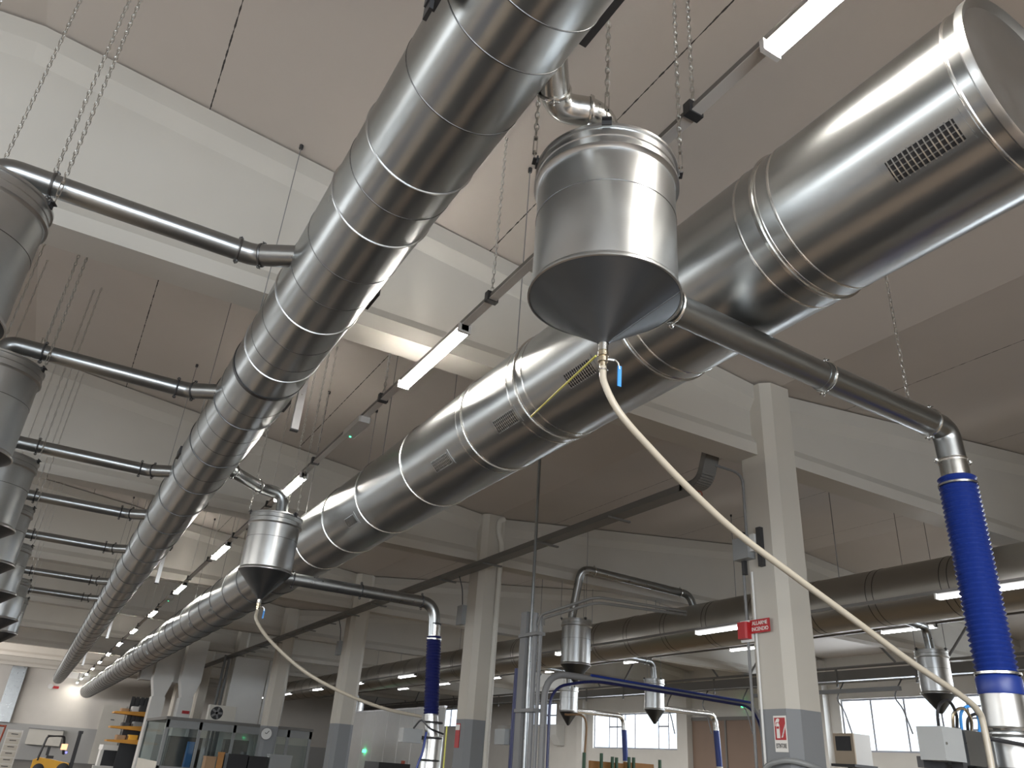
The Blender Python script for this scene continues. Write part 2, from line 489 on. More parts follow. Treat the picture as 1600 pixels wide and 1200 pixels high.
wall_y('wall_back', YB - .3, .3, XL - .3, XR + .3, 0, 8.2, WIN_B, 'wall_side')
wall_x('wall_left', XL - .3, .3, YB, YF, 0, 7.2, WIN_L, 'wall_side')
wall_x('wall_right', XR, .3, YB, YF, 0, 7.2, WIN_R, 'wall_side')

wn = [0]
def window(plane, a0, a1, z0, z1, mull, trans=None, vis=True):
    """PLANE ('x' or 'y', position): mullions MULL are fractions of the width; TRANS lists (from,to,height fraction)"""
    wn[0] += 1
    T = Thing('window_%d' % wn[0], kind='structure')
    ax, p = plane; d = .05
    def pt(a, z, o): return (p + o, a, z) if ax == 'x' else (a, p + o, z)
    f = MB(); w = .07
    def rect(A0, A1, Z0, Z1):
        lo = pt(A0, Z0, .1); hi = pt(A1, Z1, .1 + d * 1.6)
        f.box(tuple(min(l, h) for l, h in zip(lo, hi)), tuple(max(l, h) for l, h in zip(lo, hi)))
    rect(a0, a1, z0, z0 + w); rect(a0, a1, z1 - w, z1); rect(a0, a0 + w, z0 + w, z1 - w); rect(a1 - w, a1, z0 + w, z1 - w)
    L = a1 - a0
    for m_ in mull: rect(a0 + L * m_ - w / 2, a0 + L * m_ + w / 2, z0 + w, z1 - w)
    for (u, v, h) in (trans or []): rect(a0 + L * u, a0 + L * v, z0 + (z1 - z0) * h - w / 2, z0 + (z1 - z0) * h + w / 2)
    T.part('window_frame', f, 'window_frame', smooth=False)
    g = MB(); lo = pt(a0, z0, .13); hi = pt(a1, z1, .14)
    g.box(tuple(min(l, h) for l, h in zip(lo, hi)), tuple(max(l, h) for l, h in zip(lo, hi)))
    T.part('pane', g, 'glass', smooth=False)
    return T.done()
for i, h in enumerate(WIN_R):
    if i == 2: window(('x', XR), *h, [.10, .21, .48, .60, .70, .80], [(.10, .21, .62), (.60, .80, .62)])
    elif i in (3, 4): window(('x', XR), *h, [.3, .68], [(0, .3, .45)])
    else: window(('x', XR), *h, [.16, .32, .55, .78], [(0, .16, .8), (0, .16, .6), (0, .16, .4), (0, .16, .2)] if i == 1 else None)
for h in WIN_B: window(('y', YB - .3), *h, [.2, .4, .6, .8])
for h in WIN_L: window(('x', XL - .3), *h, [.2, .4, .6, .8])

# --- columns and roof beams (one every 8.1 m)
CY = [6.75 + 8.1 * k for k in range(8)]
def column(x0, x1, y0, y1, ztop):
    return struct('column', MB().bbox((x0, y0, 0), (x1, y1, ztop), .11), 'column', True)
for k, y in enumerate([-1.35] + CY):
    column(7.49, 8.05, y - .13, y + .50, 6.69)
def beam(x0, x1, yc, zb, xr):
    xs = [x0] + ([xr] if x0 < xr < x1 else []) + [x1]
    prof = lambda zt: [(.20, zb), (.20, zb + .17), (.12, zb + .30), (.12, zt - .38), (.22, zt - .22), (.22, zt),
                       (-.22, zt), (-.22, zt - .22), (-.12, zt - .38), (-.12, zb + .30), (-.20, zb + .17), (-.20, zb)]
    vs = []; fs = []; n = 12
    for x in xs:
        zt = roof(x) - .022
        vs += [(x, yc + a, z) for a, z in prof(zt)]
    for i in range(len(xs) - 1):
        for k in range(n): fs.append((i * n + k, i * n + (k + 1) % n, (i + 1) * n + (k + 1) % n, (i + 1) * n + k))
    fs.append(tuple(range(n))); fs.append(tuple(range((len(xs) - 1) * n, len(xs) * n)))
    return struct('beam', MB().add(vs, fs), 'beam', False)
for y in [-1.35] + CY:
    beam(XL, 7.50, y + .30, 5.66, RIDGE)
    beam(8.04, XR, y + .30, 5.66, RIDGE2)

# ================================================================== the big ducts
def shell(R, y0, y1, bev=.0, n=64):
    return MB().lathe([(R, y0), (R, y1)], (0, 0, 0), n, 'Y', False, False)
def big_duct(name, label, x, z, R, y0, y1, rings, seams, mat, ring_r=.011):
    T = Thing(name, label, 'duct')
    cuts = sorted(set([y0] + [r for r in rings if y0 < r < y1] + [y1]))
    for a, b in zip(cuts[:-1], cuts[1:]):
        T.part('duct_section', MB().lathe([(R, a), (R, b)], (x, 0, z), 72, 'Y', False, False), mat)
    for r in rings:
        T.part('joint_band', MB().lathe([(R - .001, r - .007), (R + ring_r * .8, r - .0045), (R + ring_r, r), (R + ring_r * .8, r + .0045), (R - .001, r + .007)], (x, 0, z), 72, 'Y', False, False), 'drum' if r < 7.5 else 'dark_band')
    for r in seams:
        T.part('seam', MB().lathe([(R - .001, r - .006), (R + .003, r - .003), (R + .003, r + .003), (R - .001, r + .006)], (x, 0, z), 64, 'Y', False, False), 'seam')
    return T
LX, LZ, LR = 1.137, 5.105, 0.36
lr = [3.54, 4.20, 5.65, 6.75, 8.2, 9.7]
while lr[-1] < 61: lr.append(lr[-1] + 1.35)
lseam = [0.9, 1.5, 2.15, 2.45, 2.95, 3.85, 4.75, 5.2, 6.1, 6.5, 7.8, 8.7, 9.2, 10.4]
T = big_duct('extraction_duct', 'long galvanised steel extraction duct with branch pipes, left of the lamp row', LX, LZ, LR, -1.5, 62.5, lr, lseam, 'duct')
T.part('end_cap', MB().lathe([(LR, 62.5), (LR, 62.52)], (LX, 0, LZ), 48, 'Y'), 'duct')
T.part('clamp_strap', MB().lathe([(LR, 7.2), (LR + .008, 7.2), (LR + .008, 7.26), (LR, 7.26)], (LX, 0, LZ), 64, 'Y', False, False), 'black', label='black clamp strap')
T.part('side_rail', MB().box((1.495, -1.2, 5.05), (1.55, 2.36, 5.16)), 'dark', smooth=False, label='black side rail')
T.part('side_rail', MB().box((.69, -1.2, 4.86), (.745, 2.46, 4.98)).box((.70, 2.40, 4.80), (.72, 2.48, 4.88)), 'dark', smooth=False, label='black side rail')
for (sx, yy) in ((1, 5.25), (1, 7.9), (-1, 10.4), (1, 12.6), (1, 16.2)):
    T.part('side_plate', MB().box((LX + sx * (LR + .005) - .02, yy, LZ - .06), (LX + sx * (LR + .005) + .03, yy + .28, LZ + .04)), 'dark', smooth=False, label='small black bracket plate')
T.done()

RX, RZ, RR = 3.36, 4.81, 0.50
rr = [1.29, 2.38, 2.50, 2.65, 3.75, 3.88, 5.2, 5.32, 5.46, 6.35, 6.48, 7.9, 9.4]
while rr[-1] < 68: rr.append(rr[-1] + 1.4)
T = Thing('supply_duct', 'widest galvanised air duct with square grilles, right of the lamp row', 'duct')
main = {1.29: .004, 2.38: .004, 2.50: .012, 2.65: .004, 3.75: .005, 3.88: .011, 5.2: .004, 5.32: .012, 5.46: .004, 6.35: .012, 6.48: .004}
cuts = [1.185, 2.50, 3.88, 5.32, 6.35, 7.9] + [r for r in rr if r > 8] + [69.0]
for a, b in zip(cuts[:-1], cuts[1:]):
    T.part('duct_section', MB().lathe([(RR, a), (RR, b)], (RX, 0, RZ), 80, 'Y', False, False), 'duct')
for r in rr:
    h = main.get(r, .011)
    T.part('joint_band', MB().lathe([(RR - .002, r - .03), (RR + .003, r - .024), (RR + .003, r - .008), (RR + .003 + h, r - .005), (RR + .003 + h, r + .005), (RR + .003, r + .008), (RR + .003, r + .024), (RR - .002, r + .03)] if h > .006 else
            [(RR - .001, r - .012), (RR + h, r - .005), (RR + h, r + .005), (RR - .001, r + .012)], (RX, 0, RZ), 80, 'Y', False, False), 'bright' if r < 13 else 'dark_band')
T.part('end_cap', MB().lathe([(RR - .03, 1.20), (RR - .012, 1.187), (RR + .012, 1.175), (RR + .016, 1.187), (RR + .014, 1.215), (RR, 1.225)], (RX, 0, RZ), 80, 'Y', True, False), 'drum', label='flat round end cap')
ga = math.radians(46.75)          # the grilles sit low on the camera side of the duct
gn = Vector((-math.sin(ga), 0, -math.cos(ga))); gt = Vector((-math.cos(ga), 0, math.sin(ga)))
def gp(u, y, out): # u: along the arc from the grille centre, in metres
    a = u / RR
    d = gn * math.cos(a) + gt * math.sin(a)
    return Vector((RX, y, RZ)) + d * (RR + out)
for gi, (yc_, gw) in enumerate([(1.545, .365), (4.48, .36), (5.65, .38), (7.0, .38), (9.8, .36), (13.5, .36), (19.4, .36), (22.2, .36), (31.1, .36)]):
    fr = MB(); hw = gw / 2 + .035; hh = .064
    def strip(u0, u1, y0, y1, o0, o1, mb, n=6):
        vs = []; fs = []
        for i in range(n + 1):
            u = u0 + (u1 - u0) * i / n
            vs += [gp(u, y0, o0), gp(u, y1, o0), gp(u, y1, o1), gp(u, y0, o1)]
            if i:
                o = (i - 1) * 4
                fs += [(o + k, o + (k + 1) % 4, o + 4 + (k + 1) % 4, o + 4 + k) for k in range(4)]
        fs += [(0, 1, 2, 3), (n * 4, n * 4 + 1, n * 4 + 2, n * 4 + 3)]
        mb.add(vs, fs)
    strip(-hh - .02, -hh + .006, yc_ - hw, yc_ + hw, 0, .006, fr); strip(hh - .006, hh + .02, yc_ - hw, yc_ + hw, 0, .006, fr)
    strip(-hh, hh, yc_ - hw, yc_ - hw + .037, 0, .006, fr); strip(-hh, hh, yc_ + hw - .037, yc_ + hw, 0, .006, fr)
    g = T.part('air_grille', fr, 'duct')
    bk = MB(); strip(-hh, hh, yc_ - hw + .03, yc_ + hw - .03, 0.0005, .0015, bk)
    T.part('grille_opening', bk, 'black', parent=g, label='black opening behind the grille bars')
    br = MB()
    for i in range(13):
        y = yc_ - gw / 2 + gw * (i + .5) / 13
        strip(-hh, hh, y - .0035, y + .0035, .001, .010, br, 3)
    T.part('grille_bars', br, 'bright', parent=g)
    if gi < 4:
        br = MB()
        for i in range(1, 4):
            u = -hh + 2 * hh * i / 4
            strip(u - .003, u + .003, yc_ - gw / 2, yc_ + gw / 2, .001, .005, br, 1)
        T.part('cross_bars', br, 'tray', parent=g)
T.done()

FX, FZ, FR = 12.9, 4.93, 0.50
fr_ = [2.0]
while fr_[-1] < 60: fr_ += [fr_[-1] + 1.28, fr_[-1] + 1.42]
T = big_duct('supply_duct', 'dull galvanised air duct of the far aisle, passing behind the nearest column', FX, FZ, FR, 0.5, 64.0, fr_, [], 'duct_far', .006)
T.done()

# ================================================================== drums
def chain_mb(top, bot, L=.032, wd=.013, r=.0042, n=10, m=4):
    mb = MB(); a = Vector(top); b = Vector(bot); d = (a - b); D = d.length; d.normalize()
    s1 = d.cross(Vector((0.3, 1, 0))).normalized(); s2 = d.cross(s1)
    step = 2 * L - 4 * r; k = int(D / step)
    for i in range(k + 1):
        mb.link(b + d * (i * step), d, s1 if i % 2 else s2, L, wd, r, n, m)
    return mb
def chain(top, bot, label, group=None, near=True, turn=True):
    T = Thing('hanging_chain', label, 'chain', group)
    a = Vector(top); b = Vector(bot); d = (a - b).normalized()
    if near:
        T.part('links', chain_mb(a, b + d * (.20 if turn else 0)), 'chain')
        if turn:
            mb = MB(); s = d.cross(Vector((0.3, 1, 0))).normalized()
            for k in (-1, 1): mb.tube([b + d * .05 + s * (.011 * k), b + d * .15 + s * (.011 * k)], .0035, 6)
            mb.tube([b + d * .15, b + d * .165], .014, 8); mb.tube([b + d * .035, b + d * .05], .014, 8)
            mb.tube([b + d * .16, b + d * .205], .004, 6); mb.tube([b - d * .01, b + d * .04], .004, 6)
            T.part('turnbuckle', mb, 'bright')
    else:
        T.part('links', chain_mb(a, b, .045, .012, .0045, 6, 3), 'chain')
    return T.done()
def drum(name, label, cx, cy, ztop, zbot, ztip, R, group=None, valve=True, side=None, brk=(-90, 35, 160)):
    T = Thing(name, label, 'hopper', group)
    H = ztop - zbot
    T.part('body', MB().lathe([(R - .02, zbot), (R - .02, ztop - .14)], (cx, cy, 0), 64, 'Z', False, False), 'drum')
    T.part('rim', MB().lathe([(R - .06, ztop + .004), (R - .005, ztop + .004), (R, ztop), (R, ztop - .018), (R - .012, ztop - .022), (R - .012, ztop - .07), (R - .006, ztop - .075), (R - .012, ztop - .08),
              (R - .012, ztop - .112), (R + .004, ztop - .118), (R + .004, ztop - .138), (R - .012, ztop - .145), (R - .02, ztop - .155)], (cx, cy, 0), 64, 'Z', True, False), 'drum')
    T.part('seam', MB().ring((cx, cy, zbot + H * .56), (0, 0, 1), R - .020, .003, 64, 6), 'seam')
    T.part('bottom_band', MB().lathe([(R - .021, zbot + .03), (R - .004, zbot + .012), (R, zbot), (R, zbot - .012), (R - .01, zbot - .014)], (cx, cy, 0), 64, 'Z', False, False), 'drum')
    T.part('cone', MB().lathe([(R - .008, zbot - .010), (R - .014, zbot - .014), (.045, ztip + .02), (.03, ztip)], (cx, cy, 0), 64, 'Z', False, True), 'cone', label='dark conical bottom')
    sm = MB(); a = math.radians(-48)
    dv = Vector((math.cos(a), math.sin(a), 0))
    sm.tube([Vector((cx, cy, zbot - .014)) + dv * (R - .012), Vector((cx, cy, ztip + .02)) + dv * .047], .004, 6)
    T.part('weld_seam', sm, 'seam')
    for b in brk:
        a = math.radians(b); dv = Vector((math.cos(a), math.sin(a), 0)); tv = Vector((-dv.y, dv.x, 0))
        c = Vector((cx, cy, ztop))
        mb = MB(); mb.bar(c + dv * (R + .004) + Vector((0, 0, -.022)), c + dv * (R + .004) + Vector((0, 0, .035)), .055, .010, up=dv)
        mb.bar(c + dv * (R - .03) + Vector((0, 0, .012)), c + dv * (R + .03) + Vector((0, 0, .012)), .055, .008)
        T.part('chain_bracket', mb, 'dark', smooth=False, label='black bracket on the rim')
    if valve:
        v = MB(); v.tube([(cx, cy, ztip + .03), (cx, cy, ztip - .045)], .026, 16)
        vo = T.part('outlet_valve', v, 'bright')
        w = MB(); w.lathe([(.022, -.045), (.028, -.05), (.028, -.075), (.022, -.08), (.026, -.085), (.026, -.11), (.018, -.115), (.018, -.15)], (cx, cy, ztip), 16, 'Z')
        T.part('valve_body', w, 'brass', parent=vo)
        hd = MB(); hd.tube([(cx + .02, cy - .005, ztip - .09), (cx + .055, cy - .02, ztip - .09)], .010, 8)
        hd.tube(fillet([(cx + .05, cy - .02, ztip - .085), (cx + .075, cy - .03, ztip - .10), (cx + .085, cy - .03, ztip - .14)], .02), .005, 6)
        T.part('lever', hd, 'bright', parent=vo)
        T.part('lever_grip', MB().bar((cx + .085, cy - .03, ztip - .12), (cx + .083, cy - .03, ztip - .24), .022, .007, up=(0, 1, 0)), 'blue', parent=vo, label='blue valve lever grip')
    if side:
        zs, rs, ln = side
        T.part('side_spigot', MB().tube([(cx + R - .08, cy + .05, zs), (cx + R + ln, cy + .05, zs)], rs, 24), 'bright')
    return T.done()

def clamp(mb, c, axis, R, lug=(0, 0, 1)):
    """pipe clamp ring with bolted lugs"""
    mb.ring(c, axis, R + .004, .007, 28, 6, 1.6)
    ax = Vector(axis).normalized(); l = Vector(lug); l = (l - ax * l.dot(ax)).normalized()
    for s in (1, -1):
        p = Vector(c) + l * (s * (R + .022))
        mb.ring(p, l.cross(ax), .014, .005, 12, 5)
        mb.tube([p - l.cross(ax) * .03, p + l.cross(ax) * .03], .005, 6)
    return mb

# --- the nearest drum on the right of the left duct
D1 = (2.085, 2.90)
drum('collector_drum', 'large steel drum with conical bottom and blue valve lever, nearest the camera', D1[0], D1[1], 4.855, 3.985, 3.70, .42, None, True, None, brk=(-126, -33, 160))
def rimpt(c, R, deg, z): return (c[0] + R * math.cos(math.radians(deg)), c[1] + R * math.sin(math.radians(deg)), z)
for dg, w in ((-126, 'front'), (-33, 'right'), (160, 'left')):
    p = rimpt(D1, .44, dg, 4.89)
    chain((p[0], p[1], roof(p[0])), p, {'front': 'middle chain hooked to the front bracket of the nearest drum', 'right': 'right-hand chain holding the nearest drum', 'left': 'left-hand chain holding the nearest drum, beside the curved pipe'}[w], 'chains of the nearest drum')

def pipe_thing(name, label, path, r, mat, clamps=(), rad=.16, group=None, sections=None, n=20, lug=(0, 0, 1)):
    T = Thing(name, label, 'pipe', group)
    P = fillet(path, rad, 8)
    T.part('pipe', MB().tube(P, r, n), mat)
    for c, ax in clamps:
        T.part('pipe_clamp', clamp(MB(), c, ax, r, lug), 'bright')
    return T.done()
pipe_thing('branch_pipe', 'short bent branch pipe joining the left duct to the nearest drum',
           [(1.20, 2.20, 5.07), (1.62, 2.74, 4.99), (1.83, 2.63, 4.985), (2.05, 2.80, 4.98), (2.07, 2.88, 4.84)], .083, 'bright',
           [((1.55, 2.65, 5.003), (.61, .79, -.11)), ((1.79, 2.655, 4.986), (.88, -.4, 0))], [.16, .12, .1])

# side pipe of the nearest drum, elbow and blue hose
T = Thing('side_pipe', 'steel pipe running right from the nearest drum to the ribbed blue hose', 'pipe')
zp = 4.19
T.part('spigot', MB().tube([(2.38, 2.93, zp - .03), (2.62, 2.99, zp)], .10, 28), 'bright')
T.part('pipe', MB().tube([(2.60, 2.99, zp), (4.06, 3.06, zp)], .094, 28), 'pipe')
T.part('pipe', MB().tube([(4.0, 3.057, zp), (5.26, 3.09, zp)], .098, 28), 'pipe')
T.part('elbow', MB().tube(fillet([(5.20, 3.09, zp), (5.42, 3.095, zp), (5.435, 3.095, 3.93)], .22, 10), .096, 28), 'pipe')
T.part('hose_spigot', MB().tube([(5.435, 3.095, 3.95), (5.44, 3.095, 3.70)], .098, 28), 'bright')
for c, ax, lg in (((2.66, 2.99, zp), (1, .04, 0), (0, -.2, 1)), ((4.05, 3.06, zp), (1, .02, 0), (0, -.2, 1)), ((5.22, 3.09, zp), (1, 0, 0), (0, -.2, 1)), ((5.435, 3.095, 3.93), (0, 0, 1), (1, -.6, 0))):
    T.part('pipe_clamp', clamp(MB(), c, ax, .098, lg), 'bright')
T.done()
def ribbed(path, R, pitch, amp, n=28):
    P = [Vector(p) for p in path]; out = []; rad = []
    L = 0; acc = [0]
    for a, b in zip(P[:-1], P[1:]): L += (b - a).length; acc.append(L)
    k = int(L / pitch) * 4; j = 0
    for i in range(k + 1):
        s = L * i / k
        while j < len(P) - 2 and acc[j + 1] < s: j += 1
        t = (s - acc[j]) / max(1e-9, acc[j + 1] - acc[j])
        out.append(P[j].lerp(P[j + 1], t)); rad.append(R + amp * (0, 1, 0, -1)[i % 4])
    return MB().tube(out, rad, n)
T = Thing('flexible_hose', 'thick ribbed blue hose hanging at the right edge', 'hose')
hp = spline([(5.44, 3.095, 3.80), (5.435, 3.09, 3.4), (5.42, 3.08, 2.9), (5.395, 3.06, 2.34)], 12)
T.part('ribbed_hose', ribbed(hp, .122, .034, .009), 'blue_hose')
T.part('hose_clamp', MB().lathe([(.130, 3.735), (.134, 3.735), (.134, 3.75), (.130, 3.75)], (5.44, 3.095, 0), 28, 'Z', False, False).lathe([(.132, 2.42), (.138, 2.42), (.138, 2.435), (.132, 2.435)], (5.398, 3.06, 0), 28, 'Z', False, False), 'bright')
T.part('cuff', MB().lathe([(.132, 2.30), (.136, 2.31), (.136, 2.395), (.128, 2.41)], (5.394, 3.06, 0), 28, 'Z', False, False), 'blue_hose')
T.done()

# ------- drain hose of the nearest drum
dh = [(2.085, 2.90, 3.56), (2.09, 2.89, 3.46), (2.17, 2.86, 3.30), (2.38, 2.86, 3.15), (2.62, 2.87, 3.01), (2.94, 2.88, 2.85), (3.35, 2.88, 2.69), (3.78, 2.88, 2.53), (4.23, 2.88, 2.36), (4.66, 2.88, 2.22), (4.81, 2.885, 2.15), (4.85, 2.89, 2.06), (4.85, 2.89, 1.7)]
T = Thing('drain_hose', 'pale clear drain hose sloping from the nearest drum to the right', 'hose')
T.part('tube', MB().tube(spline(dh, 8), .0185, 12), 'hose')
T.part('hose_clip', MB().ring((2.086, 2.899, 3.54), (0, 0, 1), .022, .004, 16, 6), 'bright')
T.done()
single('cord', MB().tube([(1.97, 2.80, 3.63), (2.25, 3.75, 3.63), (2.55, 4.30, 3.66)] and [(2.06, 2.93, 3.63), (2.25, 3.6, 3.74), (2.45, 4.25, 3.86)], .006, 8), 'yellow_cord',
       'thin yellow-green cord crossing the wide duct beside the drum valve', 'cord')  # thin yellow-green tube slanting away past the valve

# ------- second drum
D2 = (2.27, 10.95)
drum('collector_drum', 'steel drum with conical bottom hanging beside the lamp row, second from the camera', D2[0], D2[1], 4.62, 3.85, 3.48, .365, None, True, None, brk=(-60, 60, 180))
for dg, w in ((-60, 'front'), (60, 'rear'), (180, 'left')):
    p = rimpt(D2, .385, dg, 4.655)
    chain((p[0], p[1], roof(p[0])), p, w + ' chain of the second drum beside the lamp row', 'chains of the second drum', True, False)
pipe_thing('branch_pipe', 'bent branch pipe joining the left duct to the second drum', [(1.25, 10.35, 5.09), (1.55, 10.75, 5.06), (2.0, 11.05, 5.02), (2.33, 11.06, 5.0), (2.35, 11.06, 4.6)], .085, 'pipe',
           [((1.5, 10.68, 5.065), (.6, .8, 0)), ((1.95, 11.02, 5.02), (.85, .5, 0))], [.12, .12, .2])
T = Thing('side_pipe', 'steel pipe from the second drum to the dark blue hose', 'pipe')
zq = 3.82
P = fillet([(2.5, 10.95, zq), (4.82, 10.9, zq - .01), (4.86, 10.9, 3.35)], .24, 10)
T.part('pipe', MB().tube(P, .085, 20), 'pipe')
T.part('hose_spigot', MB().tube([(4.86, 10.9, 3.5), (4.865, 10.9, 3.28)], .088, 20), 'bright')
for c, ax in (((2.66, 10.95, zq), (1, 0, 0)), ((3.65, 10.93, zq), (1, 0, 0)), ((4.6, 10.9, zq - .01), (1, 0, 0)), ((4.86, 10.9, 3.52), (0, 0, 1))):
    T.part('pipe_clamp', clamp(MB(), c, ax, .085), 'dark')
T.done()
T = Thing('flexible_hose', 'dark blue ribbed hose hanging in front of the second column', 'hose')
T.part('ribbed_hose', ribbed([(4.865, 10.9, 3.34), (4.93, 10.85, 2.27)], .105, .04, .006, 20), 'navy_hose')
T.part('hose_clamp', MB().lathe([(.112, 3.29), (.116, 3.29), (.116, 3.31), (.112, 3.31)], (4.868, 10.9, 0), 24, 'Z', False, False), 'bright')
T.done()
d2 = [(D2[0], D2[1], 3.34), (2.28, 10.9, 3.2), (2.5, 10.8, 2.95), (3.0, 10.7, 2.62), (3.6, 10.65, 2.40), (4.2, 10.7, 2.28), (4.75, 10.78, 2.24)]
single('drain_hose', MB().tube(spline(d2, 8), .022, 10), 'hose', 'pale drain hose curving from the second drum towards the dark blue hose', 'hose')

# ------- drums along the left edge, each with a pipe to the left duct
LY = [5.40, 8.42, 11.66, 14.4, 17.5, 21.7, 24.7]
for i, y in enumerate(LY):
    cx = -1.22
    if i == 0:
        droot = drum('collector_drum', 'x', cx, y, 4.86, 3.95, 3.64, .42, 'drums along the left edge', False, None, brk=(-20, 100, 220))
        base = droot
    else:
        droot = dup(base, (0.01 * (i % 3), y - LY[0], .01 * (i % 2)), 'x')
    droot['label'] = ('nearest' if i == 0 else ORD[i]) + ' of the steel drums along the left edge of the hall'
    zp_ = 5.105
    path = [(cx, y, 4.84), (cx, y, zp_), (.42, y, zp_), (.58, y - .02, zp_), (.92, y - .24, zp_)]
    T = Thing('branch_pipe', ('nearest' if i == 0 else ORD[i]) + ' level pipe running from a left-edge drum into the left duct', 'pipe', 'level pipes into the left duct')
    T.part('elbow', MB().tube(fillet([(cx, y, 4.84), (cx, y, zp_), (-.86, y, zp_)], .26, 10), .086, 20), 'pipe')
    T.part('pipe', MB().tube([(-.88, y, zp_), (.42, y, zp_)], .083, 20), 'pipe')
    T.part('bend', MB().tube(fillet([(.40, y, zp_), (.52, y, zp_), (.94, y - .26, zp_)], .12, 6), .086, 20), 'pipe')
    for c, ax in (((-.88, y, zp_), (1, 0, 0)), ((.41, y, zp_), (1, 0, 0)), ((.58, y - .035, zp_), (.85, -.5, 0))):
        T.part('pipe_clamp', clamp(MB(), c, ax, .085), 'dark' if i else 'seam')
    T.done()
    for dg in (-20, 100, 220):
        p = rimpt((cx, y), .44, dg, 4.895)
        if i < 2 and dg == -20:
            chain((p[0], p[1], roof(p[0])), p, 'chain at the right rim of the %s left-edge drum' % ORD[i], None, True, True)
        else:
            chain((p[0], p[1], roof(p[0])), p, 'one of the two rear chains of the %s left-edge drum' % ORD[i] if i < 2 else 'thin chain holding the %s left-edge drum' % ORD[i], 'chains of the %s left-edge drum' % ORD[i], i == 0, False)
    q = (-.90, y, zp_ + .09)
    chain((q[0], q[1], roof(q[0])), q, 'chain carrying the elbow of the %s left-edge pipe' % ORD[i], None, i < 2, False)

# chain that carries the long side pipe of the nearest drum
chain((5.0, 3.085, roof(5.0)), (5.0, 3.085, 4.29), 'thin chain dropping to the long side pipe, right of the widest duct', None, True, False)
# ================================================================== lamp rows
def lamp_thing(name, label, x, y, z, mat, group, L=1.5, w=.12):
    T = Thing(name, label, 'lamp', group)
    T.part('housing', MB().box((x - .036, y, z + .006), (x + .036, y + L, z + .07)), 'lamp_body', smooth=False)
    d = MB(); d.prism([(x - w / 2 + .012, y + .03, z - .012), (x + w / 2 - .012, y + .03, z - .012), (x + w / 2, y + .03, z + .004), (x - w / 2, y + .03, z + .004)], (0, L - .06, 0))
    T.part('diffuser', d, mat, smooth=False)
    for yy in (y, y + L - .03):
        T.part('end_cap', MB().box((x - w / 2 - .004, yy, z - .014), (x + w / 2 + .004, yy + .03, z + .072)), 'lamp_body', smooth=False)
    return T.done()
TX, TZ = 2.52, 5.27
T = Thing('lighting_track', 'straight dark lighting track carrying the row of warm tube lamps', 'track')
T.part('track', MB().box((TX - .03, -1.5, TZ + .072), (TX + .03, 69.5, TZ + .125)), 'track', smooth=False)
T.part('track_lip', MB().box((TX - .038, -1.5, TZ + .066), (TX + .038, 69.5, TZ + .074)), 'lamp_body', smooth=False)
for k in range(20):
    y = 2.6 + 2.6 * k
    T.part('clip', MB().box((TX - .055, y - .03, TZ + .055), (TX + .055, y + .03, TZ + .15)), 'dark', smooth=False)
T.done()
for k in range(14):
    y = .5 + 5.2 * k
    lamp_thing('tube_lamp', '%s warm tube lamp on the track between the two big ducts' % ORD[k], TX, y, TZ, 'lamp', 'warm tube lamps')
for k in range(12):
    y = 2.6 + 2.6 * k
    chain((TX, y, roof(TX)), (TX, y, TZ + .14), 'thin chain holding up the lighting track', 'chains of the lighting track', k < 3, False)
for (y, lab) in ((8.35, 'white emergency light box with a green dot on the lamp track'), (23.6, 'far emergency light box on the lamp track')):
    T = Thing('emergency_light', lab, 'light')
    T.part('body', MB().bbox((TX - .075, y, TZ - .01), (TX + .075, y + .62, TZ + .07), .02), 'white')
    T.part('status_light', MB().tube([(TX + .01, y + .55, TZ - .016), (TX + .01, y + .55, TZ - .008)], .012, 12), 'green_led', label='green status light')
    T.done()
for k in range(9):
    lamp_thing('tube_lamp', '%s cool tube lamp in front of the dull far duct' % ORD[k], 11.57, 5.75 + 5.35 * k, 4.45, 'lamp_cool', 'cool tube lamps by the far duct')
T = Thing('lighting_track', 'dark track of the cool lamps in front of the dull far duct', 'track')
T.part('track', MB().box((11.54, 3, 4.522), (11.60, 60, 4.57)), 'track', smooth=False); T.done()
for k in range(7):
    lamp_thing('tube_lamp', '%s cool tube lamp of the row beyond the far duct' % ORD[k], 18.3, 11.6 + 5.35 * k, 5.43, 'lamp_cool', 'cool tube lamps beyond the far duct')
T = Thing('lighting_track', 'dark track of the lamp row beyond the far duct', 'track')
T.part('track', MB().box((18.27, 6, 5.502), (18.33, 60, 5.55)), 'track', smooth=False); T.done()

# ================================================================== rods, hung profiles
def rod(x, y, z0, label, group, r=.006):
    T = Thing('hanger_rod', label, 'rod', group)
    T.part('rod', MB().tube([(x, y, roof(x)), (x, y, z0)], r, 6), 'rack')
    T.part('ceiling_anchor', MB().tube([(x, y, roof(x) - .05), (x, y, roof(x))], .022, 8), 'dark')
    return T.done()
for k in range(8):
    y = 6.7 + 3.1 * k
    for s in (-1, 1):
        rod(LX + s * .30, y, LZ + .2, 'thin rod from the roof to the narrower left duct', 'rods of the left duct', .005)
for k in range(7):
    y = 5.4 + 3.3 * k
    for s in (-1, 1):
        rod(RX + s * .44, y, RZ + .24, 'thin rod from the roof to the widest duct', 'rods of the widest duct', .005)
for k in range(12):
    y = 4.4 + 2.7 * k
    rod(FX - .25, y, FZ + .43, 'thin rod from the roof to the dull far duct', 'rods of the far duct', .008)
